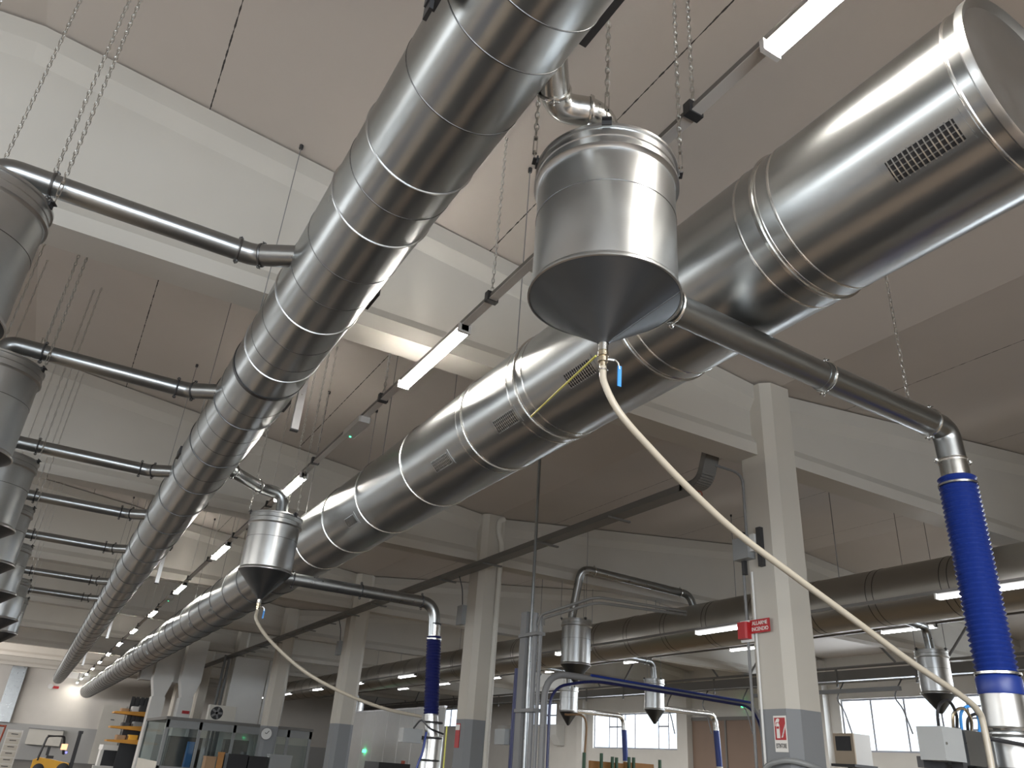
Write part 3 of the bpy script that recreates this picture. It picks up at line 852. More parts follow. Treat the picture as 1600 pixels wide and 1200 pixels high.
for k, y in enumerate((7.45, 17.6, 29.3, 42.0)):
    T = Thing('hanging_profile', '%s short aluminium bar hanging beside the left duct' % ORD[k], 'bar', 'aluminium bars beside the left duct')
    T.part('profile', MB().box((1.50, y, 4.60), (1.575, y + .05, 5.20)), 'alu', smooth=False)
    T.part('end_plug', MB().box((1.497, y - .003, 4.585), (1.578, y + .053, 4.60)), 'black', smooth=False)
    T.part('bracket', MB().box((1.44, y + .01, 5.10), (1.55, y + .06, 5.17)).bar((1.52, y + .03, 5.17), (1.62, y - .4, 5.42), .03, .012), 'dark', smooth=False)
    T.done()

# ================================================================== cable duct along the columns
T = Thing('cable_duct', 'long dark cable duct fixed along the row of columns', 'duct')
cx0, cx1 = 7.12, 7.36
T.part('channel', MB().box((cx0, 7.95, 5.36), (cx1, 66, 5.46)), 'tray', smooth=False)
bend = fillet([(7.24, 8.0, 5.41), (7.24, 7.62, 5.41), (7.24, 7.50, 5.70), (7.24, 7.42, 5.95)], .3, 8)
mb = MB()
for a, b in zip(bend[:-1], bend[1:]): mb.bar(a, b + (b - a) * .05, .24, .10, up=(0, .3, 1))
T.part('bend', mb, 'tray', smooth=False)
for k in range(14):
    y = 9.6 + 2.1 * k
    T.part('bracket_arm', MB().box((7.05, y, 5.33), (7.50, y + .045, 5.36)), 'tray', smooth=False)
T.done()
mb = MB().tube(fillet([(7.24, 7.62, 5.72), (7.38, 7.38, 5.60), (7.46, 7.12, 5.45), (7.46, 7.12, 4.5)], .2, 6), .018, 8)
single('conduit', mb, 'rack', 'grey conduit curving from the cable duct down the nearest column', 'conduit')
T = Thing('cable_loop', 'small loop of red-brown cable under the cable duct', 'cable')
T.part('loop', MB().ring((7.24, 7.75, 5.27), (1, .5, 0), .055, .008, 20, 6), 'rust'); T.done()

# ---- things fixed on the nearest column
T = Thing('junction_box', 'grey junction box with black strut on the nearest column', 'box')
T.part('box', MB().box((7.36, 7.02, 4.28), (7.49, 7.28, 4.56)), 'grey_box', smooth=False)
T.part('strut', MB().box((7.43, 6.86, 4.16), (7.49, 6.93, 4.66)), 'dark', smooth=False, label='black upright strut')
T.part('strut', MB().box((7.44, 7.17, 4.10), (7.49, 7.22, 4.66)), 'dark', smooth=False)
T.part('side_box', MB().box((7.40, 6.94, 4.36), (7.49, 7.02, 4.58)), 'white', smooth=False)
T.done()
for k, (yy, zz) in enumerate([(7.22, 2.6), (7.08, 1.6)]):
    single('conduit', MB().tube([(7.47, yy, 4.12), (7.47, yy, zz - 1.4)], .018 - .003 * k, 8), 'white' if k else 'rack', ['grey conduit running down the nearest column behind the siren', 'white conduit running down the nearest column beside the extinguisher sign'][k], 'conduit')
T = Thing('fire_sign', 'white and red fire extinguisher sign on the nearest column', 'sign')
sx = 7.488
y0, y1, z0, z1 = 6.75, 6.915, 2.045, 2.425
T.part('plate', MB().box((sx - .006, y0 - .01, z0), (sx, y1 + .01, z1)), 'sign_white', smooth=False)
T.part('red_field', MB().box((sx - .008, y0 + .004, z0 + .125), (sx - .006, y1 - .004, z1 - .02)), 'red', smooth=False)
def sp(u, v): # u right (towards -y) in 0..1, v up in 0..1, over the red field
    return (sx - .008, y1 - .004 - u * (y1 - y0 - .008), z0 + .125 + v * (z1 - z0 - .145))
def shape(poly): return MB().prism([sp(*p) for p in poly], (-.002, 0, 0))
T.part('extinguisher_symbol', shape([(.16, .08), (.46, .08), (.46, .66), (.40, .76), (.22, .76), (.16, .66)]), 'sign_white', smooth=False)
T.part('extinguisher_symbol', shape([(.20, .79), (.42, .79), (.50, .92), (.36, .97), (.20, .93), (.08, .80), (.05, .62), (.10, .62), (.14, .78)]), 'sign_white', smooth=False)
T.part('symbol_label', MB().prism([(a - .0025, b, c) for a, b, c in (sp(.19, .50), sp(.43, .50), sp(.43, .60), sp(.19, .60))], (-.001, 0, 0)), 'red', smooth=False)
for (u, v) in ((.58, .10), (.68, .26), (.78, .42)):
    T.part('flame_symbol', shape([(u, v), (u + .14, v + .02), (u + .20, v + .12), (u + .22, v + .30), (u + .14, v + .18), (u + .06, v + .08)]), 'sign_white', smooth=False)
T.part('lettering', text_mb('ESTINTORE', .068, (sx - .007, (y0 + y1) / 2, z0 + .062), (0, -1, 0), (0, 0, 1), .001, .44), 'black', smooth=False)
T.done()
T = Thing('alarm_sign', 'red fire alarm siren with red lettered flag on the nearest column', 'sign')
T.part('siren', MB().bbox((7.36, 7.14, 3.30), (7.49, 7.30, 3.50), .02), 'red')
T.part('base', MB().box((7.45, 7.12, 3.27), (7.49, 7.32, 3.53)), 'white', smooth=False)
T.part('flag', MB().box((7.434, 6.82, 3.36), (7.440, 7.14, 3.52)), 'red', smooth=False)
T.part('lettering', text_mb('ALLARME', .062, (7.433, 6.98, 3.475), (0, -1, 0), (0, 0, 1), .001, .95), 'sign_white', smooth=False)
T.part('lettering', text_mb('INCENDIO', .062, (7.433, 6.98, 3.405), (0, -1, 0), (0, 0, 1), .001, .90), 'sign_white', smooth=False)
T.done()
mb = MB().tube(fillet([(7.42, 7.2, 1.2), (7.40, 7.05, 1.90), (7.42, 6.70, 1.97), (7.58, 6.54, 1.93), (7.86, 6.54, 1.86), (7.88, 6.54, 1.0)], .15, 6), .03, 10)
single('conduit', mb, 'grey_box', 'grey bent pipe crossing the foot of the nearest column', 'pipe')

# ---- boxes on the next columns
for k, (y, lab) in enumerate(((14.85, 'grey box and cables high on the second column'), (22.95, 'grey box high on the third column'))):
    T = Thing('junction_box', lab, 'box')
    T.part('box', MB().box((7.38, y + .38, 4.35), (7.49, y + .62, 4.75)), 'grey_box', smooth=False)
    T.part('cable', MB().tube(fillet([(7.30, y + .5, 5.36), (7.40, y + .5, 5.1), (7.44, y + .5, 4.75)], .1, 5), .012, 6), 'dark')
    T.done()
T = Thing('extinguisher_sign', 'small red sign low on the side of the second column', 'sign')
T.part('plate', MB().box((7.475, 15.02, 1.98), (7.488, 15.2, 2.42)), 'red', smooth=False)
T.part('white_band', MB().box((7.472, 15.02, 2.30), (7.475, 15.2, 2.40)), 'sign_white', smooth=False); T.done()
mb = MB().tube(fillet([(7.46, 15.55, 6.5), (7.42, 15.0, 6.45), (7.42, 14.9, 5.6)], .2, 6), .05, 10)
single('downpipe', MB().tube(fillet([(7.92, 14.64, 6.62), (7.80, 14.64, 6.55), (7.80, 14.64, 6.25), (7.90, 14.64, 6.05), (7.90, 14.64, 0.02)], .12, 6), .055, 12), 'offwhite', 'pale pipe with a double bend at the top of the second column', 'pipe')

# ================================================================== service mast and its pipes (beyond the cable duct)
T = Thing('service_mast', 'vertical bundle of steel pipes and struts dropping to the floor between the columns', 'mast')
T.part('tall_pipe', MB().tube([(6.5, 10.88, roof(6.5) - .03), (6.5, 10.82, .05)], .026, 12), 'pipe')
T.part('strut', MB().box((6.46, 10.95, .02), (6.54, 11.12, 3.95)), 'rack', smooth=False)
T.part('conduit', MB().tube([(6.5, 10.72, 3.9), (6.5, 10.70, .05)], .04, 12), 'rack')
T.part('conduit', MB().tube([(6.52, 10.60, 3.85), (6.52, 10.58, .05)], .03, 12), 'rack')
T.part('hose', MB().tube([(6.5, 11.20, 3.1), (6.5, 11.22, 1.0)], .05, 12), 'navy_hose', label='dark blue hose')
T.part('bracket', MB().box((6.42, 10.55, 3.55), (6.58, 11.1, 3.60)), 'rack', smooth=False)
T.part('bracket', MB().box((6.42, 10.55, 2.45), (6.58, 11.1, 2.50)), 'rack', smooth=False)
T.part('box', MB().box((6.40, 11.30, 2.0), (6.52, 11.62, 2.22)), 'grey_box', smooth=False, label='small grey box')
T.done()
for k, o in enumerate((0, .16)):
    single('compressed_air_pipe', MB().tube(fillet([(6.48 + .05 * k, 10.62 - .5 * o, 3.7), (6.50, 10.58 - .5 * o, 3.86 - .4 * o), (6.86, 9.62, 4.06 - .5 * o), (8.6, 9.6, 4.10 - .3 * o)], .15, 6), .022, 10), 'tray',
           ['upper of the two thin pipes leaving the service mast', 'lower of the two thin pipes leaving the service mast'][k], 'pipe')
T = Thing('air_pipe', 'grey pipe with blue hoses running right from the service mast', 'pipe')
T.part('pipe', MB().tube(fillet([(6.58, 10.5, 1.2), (6.58, 10.5, 3.02), (11.0, 10.55, 2.98), (11.2, 10.55, 2.2)], .4, 8), .05, 12), 'rack')
T.part('blue_hose', MB().tube(fillet([(6.62, 10.4, 1.0), (6.62, 10.4, 2.8), (7.4, 10.42, 2.98), (10.85, 10.45, 2.92), (11.1, 10.45, 2.3)], .3, 8), .022, 8), 'navy_hose', label='blue hose')
T.part('blue_hose', MB().tube([(7.4, 10.47, 3.06), (10.8, 10.47, 2.99)], .02, 8), 'blue_hose')
T.part('coupling', MB().tube([(11.2, 10.55, 2.3), (11.2, 10.55, 2.18)], .06, 12), 'brass'); T.done()
single('control_post', MB().box((11.13, 10.5, 0), (11.27, 10.6, 2.2)), 'dark', 'dark post under the bent pipe left of the nearest column', 'post', smooth=False)

# ================================================================== drums and pipes of the far aisle
drum('collector_drum', 'grey far-aisle drum under the tall swan-neck pipe', 10.12, 14.92, 4.78, 3.83, 3.46, .345, 'far-aisle drums', False, None)
for dg in (-90, 30, 150):
    p = rimpt((10.12, 14.92), .36, dg, 4.80)
    rod(p[0], p[1], 4.80, 'thin rod holding the drum under the swan-neck pipe', 'rods of the swan-neck drum')
pipe_thing('swan_neck_pipe', 'tall swan-neck pipe rising from a far-aisle drum and bending into the dull duct', [(9.95, 14.9, 4.70), (9.92, 14.5, 5.86), (12.75, 14.1, 5.66), (12.9, 14.1, 5.35)], .09, 'pipe', [((10.25, 14.46, 5.84), (1, -.1, 0)), ((12.5, 14.13, 5.68), (1, -.1, 0))], [.25, .25])
far = [((16.25, 24.3), 4.42, 3.62, 3.18, .335, 'small far drum hanging left, below the swan-neck drum', 22.3),
       ((16.2, 19.6), 4.43, 3.58, 3.18, .315, 'small far drum in front of the middle wall window', 18.6),
       ((15.75, 10.2), 4.45, 3.62, 3.25, .325, 'grey far drum right of the nearest column, in front of the large window', 9.7),
       ((15.9, 45.2), 4.66, 3.60, 3.2, .41, 'very distant bright drum left of the second column', 43.5)]
for i, (c, zt, zb, zi, R, lab, py) in enumerate(far):
    drum('collector_drum', lab, c[0], c[1], zt, zb, zi, R, 'far-aisle drums', False, None)
    nm = ['left', 'middle', 'right', 'most distant'][i]
    pipe_thing('branch_pipe', 'bent pipe from the dull far duct to the %s small far drum' % nm, [(13.3, c[1] - .4, FZ), (c[0] - .05, c[1], 4.93), (c[0], c[1], 4.4)], .09, 'pipe', [((c[0] - .4, c[1] - .05, 4.93), (1, .1, 0))], .2)
    for dg in (-90, 90):
        p = rimpt(c, R + .01, dg, zt)
        rod(p[0], p[1], zt, 'thin rod holding the %s small far drum' % nm, 'rods of the %s small far drum' % nm)
    if i != 2:
        L_ = 2.3
        T = Thing('side_pipe', 'level pipe with hose leaving the %s small far drum' % nm, 'pipe')
        zz = zb + .06
        T.part('pipe', MB().tube(fillet([(c[0] + R - .05, c[1], zz), (c[0] + L_, c[1] - .1, zz), (c[0] + L_ + .05, c[1] - .1, zz - .5)], .25, 6), .085, 12), 'bright')
        T.part('hose', MB().tube([(c[0] + L_ + .05, c[1] - .1, zz - .45), (c[0] + L_ + .12, c[1] - .1, zz - 1.5)], .095, 12), 'blue_hose', label='blue hose')
        T.part('lower_pipe', MB().tube([(c[0] + L_ + .12, c[1] - .1, zz - 1.45), (c[0] + L_ + .14, c[1] - .1, .02)], .1, 12), 'offwhite'); T.done()
single('drain_hose', MB().tube(spline([(15.9, 24.0, 3.5), (16.4, 23.5, 3.4), (16.42, 23.5, 2.2), (16.4, 23.5, .3)], 6), .035, 8), 'card', 'thin brown hose dropping past the left small far drum', 'hose')

# ---- pipe rack along the side wall
T = Thing('pipe_rack', 'dark pipe rack running along the far aisle below the dull duct', 'rack')
T.part('trunk', MB().box((23.8, 5, 5.18), (24.3, 67, 5.50)), 'rack', smooth=False)
T.part('upper_pipe', MB().tube([(23.8, 5, 5.59), (23.8, 67, 5.59)], .045, 8), 'rack')
T.part('lower_pipe', MB().tube([(23.75, 5, 5.10), (23.75, 67, 5.10)], .035, 8), 'pipe')
for k in range(20):
    y = 7 + 3.0 * k
    T.part('rack_post', MB().box((23.77, y, 4.98), (23.83, y + .06, 5.62)), 'rack', smooth=False)
T.done()
for k in range(7):
    y = 13.2 + 8.1 * k
    T = Thing('diagonal_brace', '%s pair of dark diagonal braces above the far pipe rack' % ORD[k], 'brace', 'braces above the far pipe rack')
    for s in (-1, 1):
        T.part('brace', MB().tube([(23.8, y + 2.6 + s * .9, 5.64), (23.8, y + 2.6 + s * 2.0, 6.85)], .04, 8), 'rack')
    T.done()
for k in range(6):
    y = 16.5 + 2.2 * k
    single('drop_cable', MB().tube(spline([(23.7, y, 5.1), (23.68, y + .3, 4.6), (23.7, y + .1, 4.2), (23.72, y - .1, 3.5)], 5), .025, 6), 'dark', 'dark cable drooping below the far pipe rack', 'cable', 'cables below the far pipe rack')

# ---- side wall: piers, ledges, door
for k, y in enumerate((13.6, 22.9, 31.05, 39.9, 47.6)):
    struct('trim_%d' % (k + 1), MB().box((XR - .35, y, 0), (XR, y + .55, 6.6)), 'wall_side', False)
for k, y in enumerate((42.2, 48.6)):
    single('duct_boot', MB().prism([(XR - .6, y, 4.3), (XR - .005, y, 4.3), (XR - .005, y, 3.2), (XR - .25, y, 3.2), (XR - .6, y, 3.75)], (0, .8, 0)), 'white', ['white sloped duct boot on the side wall, right of the two', 'white sloped duct boot on the side wall, left of the two'][k], 'duct', smooth=False)
T = Thing('door_1', kind='structure')
T.part('leaf', MB().box((XR - .06, 26.6, 0), (XR - .01, 31.0, 4.4)), 'brown_door', smooth=False)
T.part('door_frame', MB().box((XR - .1, 26.4, 4.4), (XR - .01, 31.0, 4.55)).box((XR - .1, 28.7, 0), (XR - .06, 28.8, 4.4)), 'tray', smooth=False); T.done()
T = Thing('exit_light', 'green exit light on the wall left of the nearest column', 'light')
T.part('lens', MB().box((XR - .12, 27.4, 4.95), (XR - .06, 27.65, 5.07)), 'green_led', smooth=False)
T.part('body', MB().box((XR - .06, 27.3, 4.9), (XR, 27.75, 5.12)), 'white', smooth=False); T.done()
# partition panels behind the columns
T = Thing('partition', 'pale panel partition behind the second column', 'partition')
for k in range(9):
    y = 30 + 1.5 * k
    T.part('panel', MB().box((14.2, y, 0), (14.26, y + 1.44, 3.7)), 'white', smooth=False)
T.part('top_rail', MB().box((14.17, 30, 3.7), (14.29, 43.5, 3.78)), 'alu', smooth=False)
T.done()
T = Thing('exit_light', 'small green light low on the pale panel partition', 'light')
T.part('lens', MB().box((14.12, 38.2, 1.95), (14.2, 38.45, 2.07)), 'green_led', smooth=False); T.done()

# ================================================================== machines at the lower edge
T = Thing('suction_unit', 'steel suction machine with grey control boxes and cables under the ribbed blue hose', 'machine')
ux, uy = 5.37, 3.05
T.part('inlet_pipe', MB().tube([(5.393, 3.06, 2.32), (ux, uy, 2.02)], .126, 28), 'drum')
T.part('body', MB().lathe([(.14, 2.06), (.165, 2.04), (.165, .62), (.25, .5), (.25, .04)], (ux, uy, 0), 36), 'drum')
T.part('clamp_ring', MB().ring((ux, uy, 2.09), (0, 0, 1), .150, .014, 32, 8), 'bright')
T.part('clamp_ring', MB().ring((ux, uy, 1.86), (0, 0, 1), .168, .012, 32, 8), 'bright')
T.part('base', MB().box((4.5, 2.75, 0), (5.7, 3.4, .05)), 'dark', smooth=False)
b1 = T.part('control_box', MB().box((4.58, 2.98, 1.87), (4.77, 3.14, 2.05)), 'grey_box', smooth=False)
T.part('box_screw', MB().tube([(4.60, 2.975, 1.96), (4.60, 2.98, 1.96)], .008, 8), 'bright', parent=b1)
T.part('control_box', MB().box((4.83, 3.0, 1.86), (5.10, 3.14, 2.05)), 'pipe', smooth=False)
T.part('bracket', MB().box((4.60, 3.14, 1.83), (5.28, 3.18, 1.89)).box((5.02, 3.08, 1.0), (5.25, 3.14, 1.87)), 'dark', smooth=False)
T.part('support_post', MB().box((4.79, 3.02, .05), (4.83, 3.09, 2.06)), 'dark', smooth=False)
for k, (x, h) in enumerate(((4.66, .16), (4.80, .13), (4.88, .15), (4.94, .11))):
    T.part('cable', MB().tube(spline([(x, 3.05, 2.02), (x - .02, 3.02, 2.04 + h * .7), (x + .06, 3.0, 2.04 + h), (x + .15, 3.02, 2.03 + h * .6), (x + .17, 3.06, 2.0)], 6), .009, 8), ['black', 'brass', 'blue', 'black'][k])
T.part('cable', MB().tube(spline([(5.05, 3.0, 2.02), (5.25, 2.86, 1.99), (5.42, 2.85, 1.96), (5.56, 2.9, 1.93)], 6), .012, 8), 'black')
T.done()
T = Thing('suction_unit', 'slim steel suction machine with grey box under the dark blue hose', 'machine')
T.part('inlet_pipe', MB().tube([(4.925, 10.85, 2.29), (4.97, 10.82, 1.95)], .10, 20), 'drum')
T.part('body', MB().lathe([(.135, 2.0), (.14, 1.98), (.14, .05)], (4.98, 10.82, 0), 28), 'drum')
for z in (2.18, 1.98, 1.7): T.part('clamp_ring', MB().ring((4.96, 10.82, z), (0, 0, 1), .125 if z > 2 else .142, .014, 24, 6), 'dark')
T.part('control_box', MB().box((4.52, 10.8, 1.90), (4.80, 10.95, 2.08)), 'grey_box', smooth=False)
T.part('box_arm', MB().box((4.78, 10.84, 1.95), (4.88, 10.9, 2.0)), 'dark', smooth=False)
T.part('cable', MB().tube(spline([(4.66, 10.8, 2.08), (4.74, 10.74, 2.19), (4.86, 10.70, 2.10), (5.08, 10.7, 2.04)], 6), .012, 6), 'black')
T.part('cable', MB().tube(spline([(4.84, 10.75, 2.05), (4.80, 10.72, 1.8), (4.72, 10.72, 1.4), (4.7, 10.72, .05)], 6), .016, 6), 'blue_hose')
T.part('cable', MB().tube([(5.13, 10.72, 2.15), (5.16, 10.72, .05)], .012, 6), 'yellow_cord'); T.done()

T = Thing('cooling_unit', 'beige cabinet unit with black front beside the large window', 'machine')
T.part('cabinet', MB().box((17.9, 14.0, 2.36), (18.5, 14.6, 3.06)), 'white', smooth=False)
T.part('side_cover', MB().box((17.86, 14.0, 2.36), (17.9, 14.6, 3.06)), 'beige', smooth=False, label='beige side with black panel')
T.part('black_panel', MB().box((17.84, 14.08, 2.66), (17.86, 14.52, 2.99)), 'black', smooth=False)
T.part('shelf', MB().box((17.75, 13.95, 2.30), (18.6, 14.65, 2.36)), 'dark', smooth=False)
T.part('post', MB().box((18.1, 14.3, 0), (18.25, 14.45, 2.30)), 'rack', smooth=False); T.done()
T = Thing('post_frame', 'grey upright pole with cross bar right of the nearest column', 'frame')
T.part('pole', MB().tube([(15.0, 12.7, 0), (15.0, 12.7, 3.9)], .05, 10), 'rack')
T.part('cross_bar', MB().box((14.96, 10.5, 3.62), (15.04, 14.5, 3.70)), 'rack', smooth=False); T.done()

T = Thing('wooden_stillage', 'brown wooden boards stacked high at the bottom edge below the middle window', 'stillage')
T.part('board', MB().box((13.45, 19.0, 0), (14.6, 19.06, 2.04)), 'wood', smooth=False)
T.part('board', MB().box((14.62, 19.0, 0), (15.65, 19.06, 2.08)), 'wood', smooth=False); T.done()
for k, (x, z) in enumerate(((13.2, 2.22), (13.77, 2.24), (14.14, 2.18), (14.28, 2.17), (14.71, 2.21), (14.87, 2.21), (15.8, 2.21))):
    single('rack_post', MB().box((x - .03, 18.88, 0), (x + .03, 18.95, z)), 'green_post', 'thin dark green post standing by the brown wooden boards', 'post', 'green posts by the boards', smooth=False)
T = Thing('signal_tower', 'signal light with green and red lamps on a thin pole', 'light')
px, py = 10.36, 17.2
T.part('pole', MB().tube([(px, py, 0), (px, py, 2.22)], .022, 8), 'rack')
T.part('green_lamp', MB().tube([(px, py, 2.22), (px, py, 2.30)], .055, 14), 'green_led', label='lit green lamp')
T.part('red_lamp', MB().tube([(px, py, 2.30), (px, py, 2.39)], .04, 14), 'red', label='unlit red lamp'); T.done()
T = Thing('machine_top', 'dark machine housing with orange knob at the bottom edge left of the second column', 'machine')
T.part('housing', MB().box((7.82, 20, 0), (8.66, 21, 1.62)), 'black', smooth=False)
T.part('knob', MB().tube([(8.5, 20.1, 1.62), (8.5, 20.1, 1.69)], .05, 12), 'rust'); T.done()

# ================================================================== left background
# glass office booth
T = Thing('office_booth', 'glazed office booth with grey frame at the fourth column', 'booth')
bx0, bx1, by0, by1, bz = 4.32, 9.6, 31.85, 37.5, 2.45
f = MB()
T.part('roof_slab', MB().box((bx0 - .05, by0 - .05, bz), (bx1, by1, bz + .1)), 'tray', smooth=False)
posts = [bx0, 5.45, 6.65, 7.75, 8.65, bx1 - .1]
for x in posts: T.part('post', MB().box((x, by0, 0), (x + .1, by0 + .08, bz)), 'alu' if False else 'grey_box', smooth=False)
T.part('post', MB().box((bx0, by1 - .1, 0), (bx0 + .08, by1, bz)), 'grey_box', smooth=False)
T.part('rail', MB().box((bx0, by0, bz - .25), (bx1, by0 + .08, bz)), 'grey_box', smooth=False)
T.part('rail', MB().box((bx0, by0, .9), (bx1, by0 + .08, .98)), 'grey_box', smooth=False)
T.part('lower_panel', MB().box((bx0, by0 + .02, 0), (bx1, by0 + .05, .9)), 'grey_box', smooth=False)
T.part('side_panel', MB().box((bx0, by0 + .08, 0), (bx0 + .05, by1 - .1, 1.1)), 'offwhite', smooth=False)
for a, b in zip(posts[:-1], posts[1:]): T.part('pane', MB().box((a + .1, by0 + .03, .98), (b, by0 + .045, bz - .25)), 'booth_glass', smooth=False)
T.part('pane', MB().box((bx0 + .02, by0 + .08, 1.1), (bx0 + .035, by1 - .1, bz)), 'booth_glass', smooth=False)
T.done()
T = Thing('wall_clock', 'round grey clock on the fourth column above the glazed booth', 'clock')
T.part('case', MB().lathe([(.20, 0), (.215, -.02), (.215, -.06), (.19, -.07)], (7.62, 30.91, 2.24), 32, 'Y'), 'rack')
T.part('face', MB().lathe([(.185, -.071), (.185, -.074)], (7.62, 30.91, 2.24), 32, 'Y'), 'white')
T.part('hands', MB().bar((7.62, 30.83, 2.24), (7.70, 30.83, 2.34), .02, .01, up=(0, 1, 0)).bar((7.62, 30.83, 2.24), (7.56, 30.83, 2.27), .02, .01, up=(0, 1, 0)), 'black', smooth=False); T.done()
T = Thing('condenser_unit', 'air conditioning condenser with round fan on top of the glazed booth', 'condenser')
T.part('case', MB().box((5.72, 32.2, 2.55), (6.68, 32.6, 3.08)), 'offwhite', smooth=False)
T.part('fan_opening', MB().lathe([(.22, -.01), (.22, 0)], (6.0, 32.2, 2.81), 28, 'Y'), 'black', label='round black fan opening')
fb = MB()
for k in range(5):
    a = 2 * PI * k / 5; fb.bar((6.0, 32.185, 2.81), (6.0 + .2 * math.cos(a), 32.185, 2.81 + .2 * math.sin(a)), .07, .006, up=(0, 1, 0))
T.part('fan_blades', fb, 'rack', smooth=False); T.done()
T = Thing('monitor_cabinet', 'black cabinet inside the glazed booth', 'cabinet')
T.part('body', MB().box((4.75, 33.2, 0), (5.9, 33.8, 1.95)), 'black', smooth=False)
T.part('door', MB().box((4.78, 33.17, .1), (5.3, 33.2, 1.9)), 'dark', smooth=False); T.done()
T = Thing('locker', 'tall blue locker inside the glazed booth', 'locker')
T.part('body', MB().box((5.35, 32.6, 0), (5.55, 33.0, 1.8)), 'blue', smooth=False); T.done()
T = Thing('filing_cabinet', 'dark cabinet on the right inside the glazed booth', 'cabinet')
T.part('body', MB().box((7.0, 34.5, 0), (7.9, 35.0, 2.0)), 'dark', smooth=False); T.done()
for k, (x0, x1, z, m, lab) in enumerate([(5.5, 5.82, 1.40, 'card', 'brown cardboard box in front of the glazed booth'), (5.86, 6.06, 1.55, 'wood', 'upright light board beside the cardboard box'),
                                        (6.2, 6.85, 1.52, 'black', 'left black crate in front of the glazed booth'), (6.9, 7.5, 1.50, 'black', 'right black crate in front of the glazed booth'), (7.6, 8.35, 1.60, 'grey_box', 'grey panel leaning before the glazed booth')]):
    T = Thing(['cardboard_box', 'board', 'crate', 'crate', 'panel'][k], lab, ['box', 'board', 'crate', 'crate', 'panel'][k])
    T.part('body', MB().box((x0, 29.6, 0), (x1, 30.1 if k != 1 else 29.65, z - .05)), m, smooth=False)
    T.part('lid', MB().box((x0 - .01, 29.58, z - .05), (x1 + .01, 30.12 if k != 1 else 29.67, z)), m, smooth=False); T.done()
# white extraction hoods and partitions behind the booth
def hood(x, y, lab):
    T = Thing('extraction_hood', lab, 'hood')
    T.part('upper_duct', MB().box((x - .42, y, 4.2), (x + .42, y + .8, 5.9)), 'white', smooth=False)
    T.part('taper', MB().prism([(x - .42, y, 4.2), (x + .42, y, 4.2), (x + .22, y, 3.5), (x - .22, y, 3.5)], (0, .8, 0)), 'white', smooth=False)
    T.part('lower_duct', MB().box((x - .28, y, 0), (x + .28, y + .8, 3.5)), 'white', smooth=False)
    return T
hood(5.75, 38.2, 'white extraction hood with tapered neck, the right of two above the booth').done()
hood(4.75, 39.3, 'white extraction hood with tapered neck, the left of two above the booth').done()
T = Thing('warning_sign', 'small red sign on the right white extraction hood', 'sign')
T.part('plate', MB().box((5.68, 38.16, 2.88), (5.98, 38.19, 3.0)), 'red', smooth=False); T.done()
T = Thing('duct_bank', 'bank of white ducts above the extraction hoods', 'duct')
for k in range(4): T.part('duct', MB().box((4.05 + .62 * k, 42, 4.3), (4.55 + .62 * k, 43, 6.8)), ['white', 'alu', 'white', 'alu'][k], smooth=False)
T.done()
T = Thing('partition', 'tall white partition between the fourth and third columns', 'partition')
T.part('panel', MB().box((7.4, 38, 0), (8.9, 38.1, 5.4)), 'white', smooth=False)
T.part('panel', MB().box((8.95, 38, 0), (9.9, 38.1, 5.4)), 'white', smooth=False); T.done()
T = Thing('downpipe', 'pair of grey pipes running down the fifth column', 'pipe')
for k in range(2): T.part('pipe', MB().tube([(7.1 + .18 * k, 38.9, 5.5), (7.1 + .18 * k, 38.9, 0.02)], .06, 10), 'rack')
T.done()
# cantilever rack
T = Thing('cantilever_rack', 'orange cantilever rack with three loaded shelves behind the booth', 'rack')
for z in (2.75, 2.15, 1.6):
    T.part('shelf', MB().prism([(3.3, 41.0, z), (4.75, 41.0, z - .05), (4.75, 41.0, z + .16), (3.3, 41.0, z + .07)], (0, 1.2, 0)), 'orange_rack', smooth=False)
T.part('upright', MB().box((4.75, 41.0, 0), (4.95, 42.2, 3.3)), 'dark', smooth=False); T.done()
for k, (x, z, w, h, m) in enumerate([(3.55, 2.83, .35, .14, 'card'), (4.0, 2.87, .3, .22, 'white'), (4.3, 2.89, .4, .26, 'dark'), (3.75, 2.24, .35, .16, 'dark'), (4.2, 2.27, .4, .2, 'grey_box'), (3.65, 1.69, .4, .2, 'card'), (4.15, 1.71, .4, .22, 'yellow')]):
    T = Thing('bundle', ['cardboard coloured bundle on the top orange shelf', 'white box on the top orange shelf', 'dark bundle on the top orange shelf', 'dark bundle on the middle orange shelf', 'grey box on the middle orange shelf', 'cardboard coloured bundle on the lowest orange shelf', 'yellow bundle on the lowest orange shelf'][k], 'bundle', 'loads on the orange rack')
    T.part('load', MB().bbox((x, 41.2, z), (x + w, 41.9, z + h), .04), m); T.done()
T = Thing('corrugated_screen', 'dark corrugated panel standing behind the orange rack', 'screen')
for k in range(6): T.part('rib', MB().box((4.0 + .2 * k, 42.6, 2.4), (4.15 + .2 * k, 42.7, 3.55)), 'dark', smooth=False)
T.part('sheet', MB().box((4.0, 42.7, 0), (5.2, 42.75, 3.5)), 'black', smooth=False); T.done()
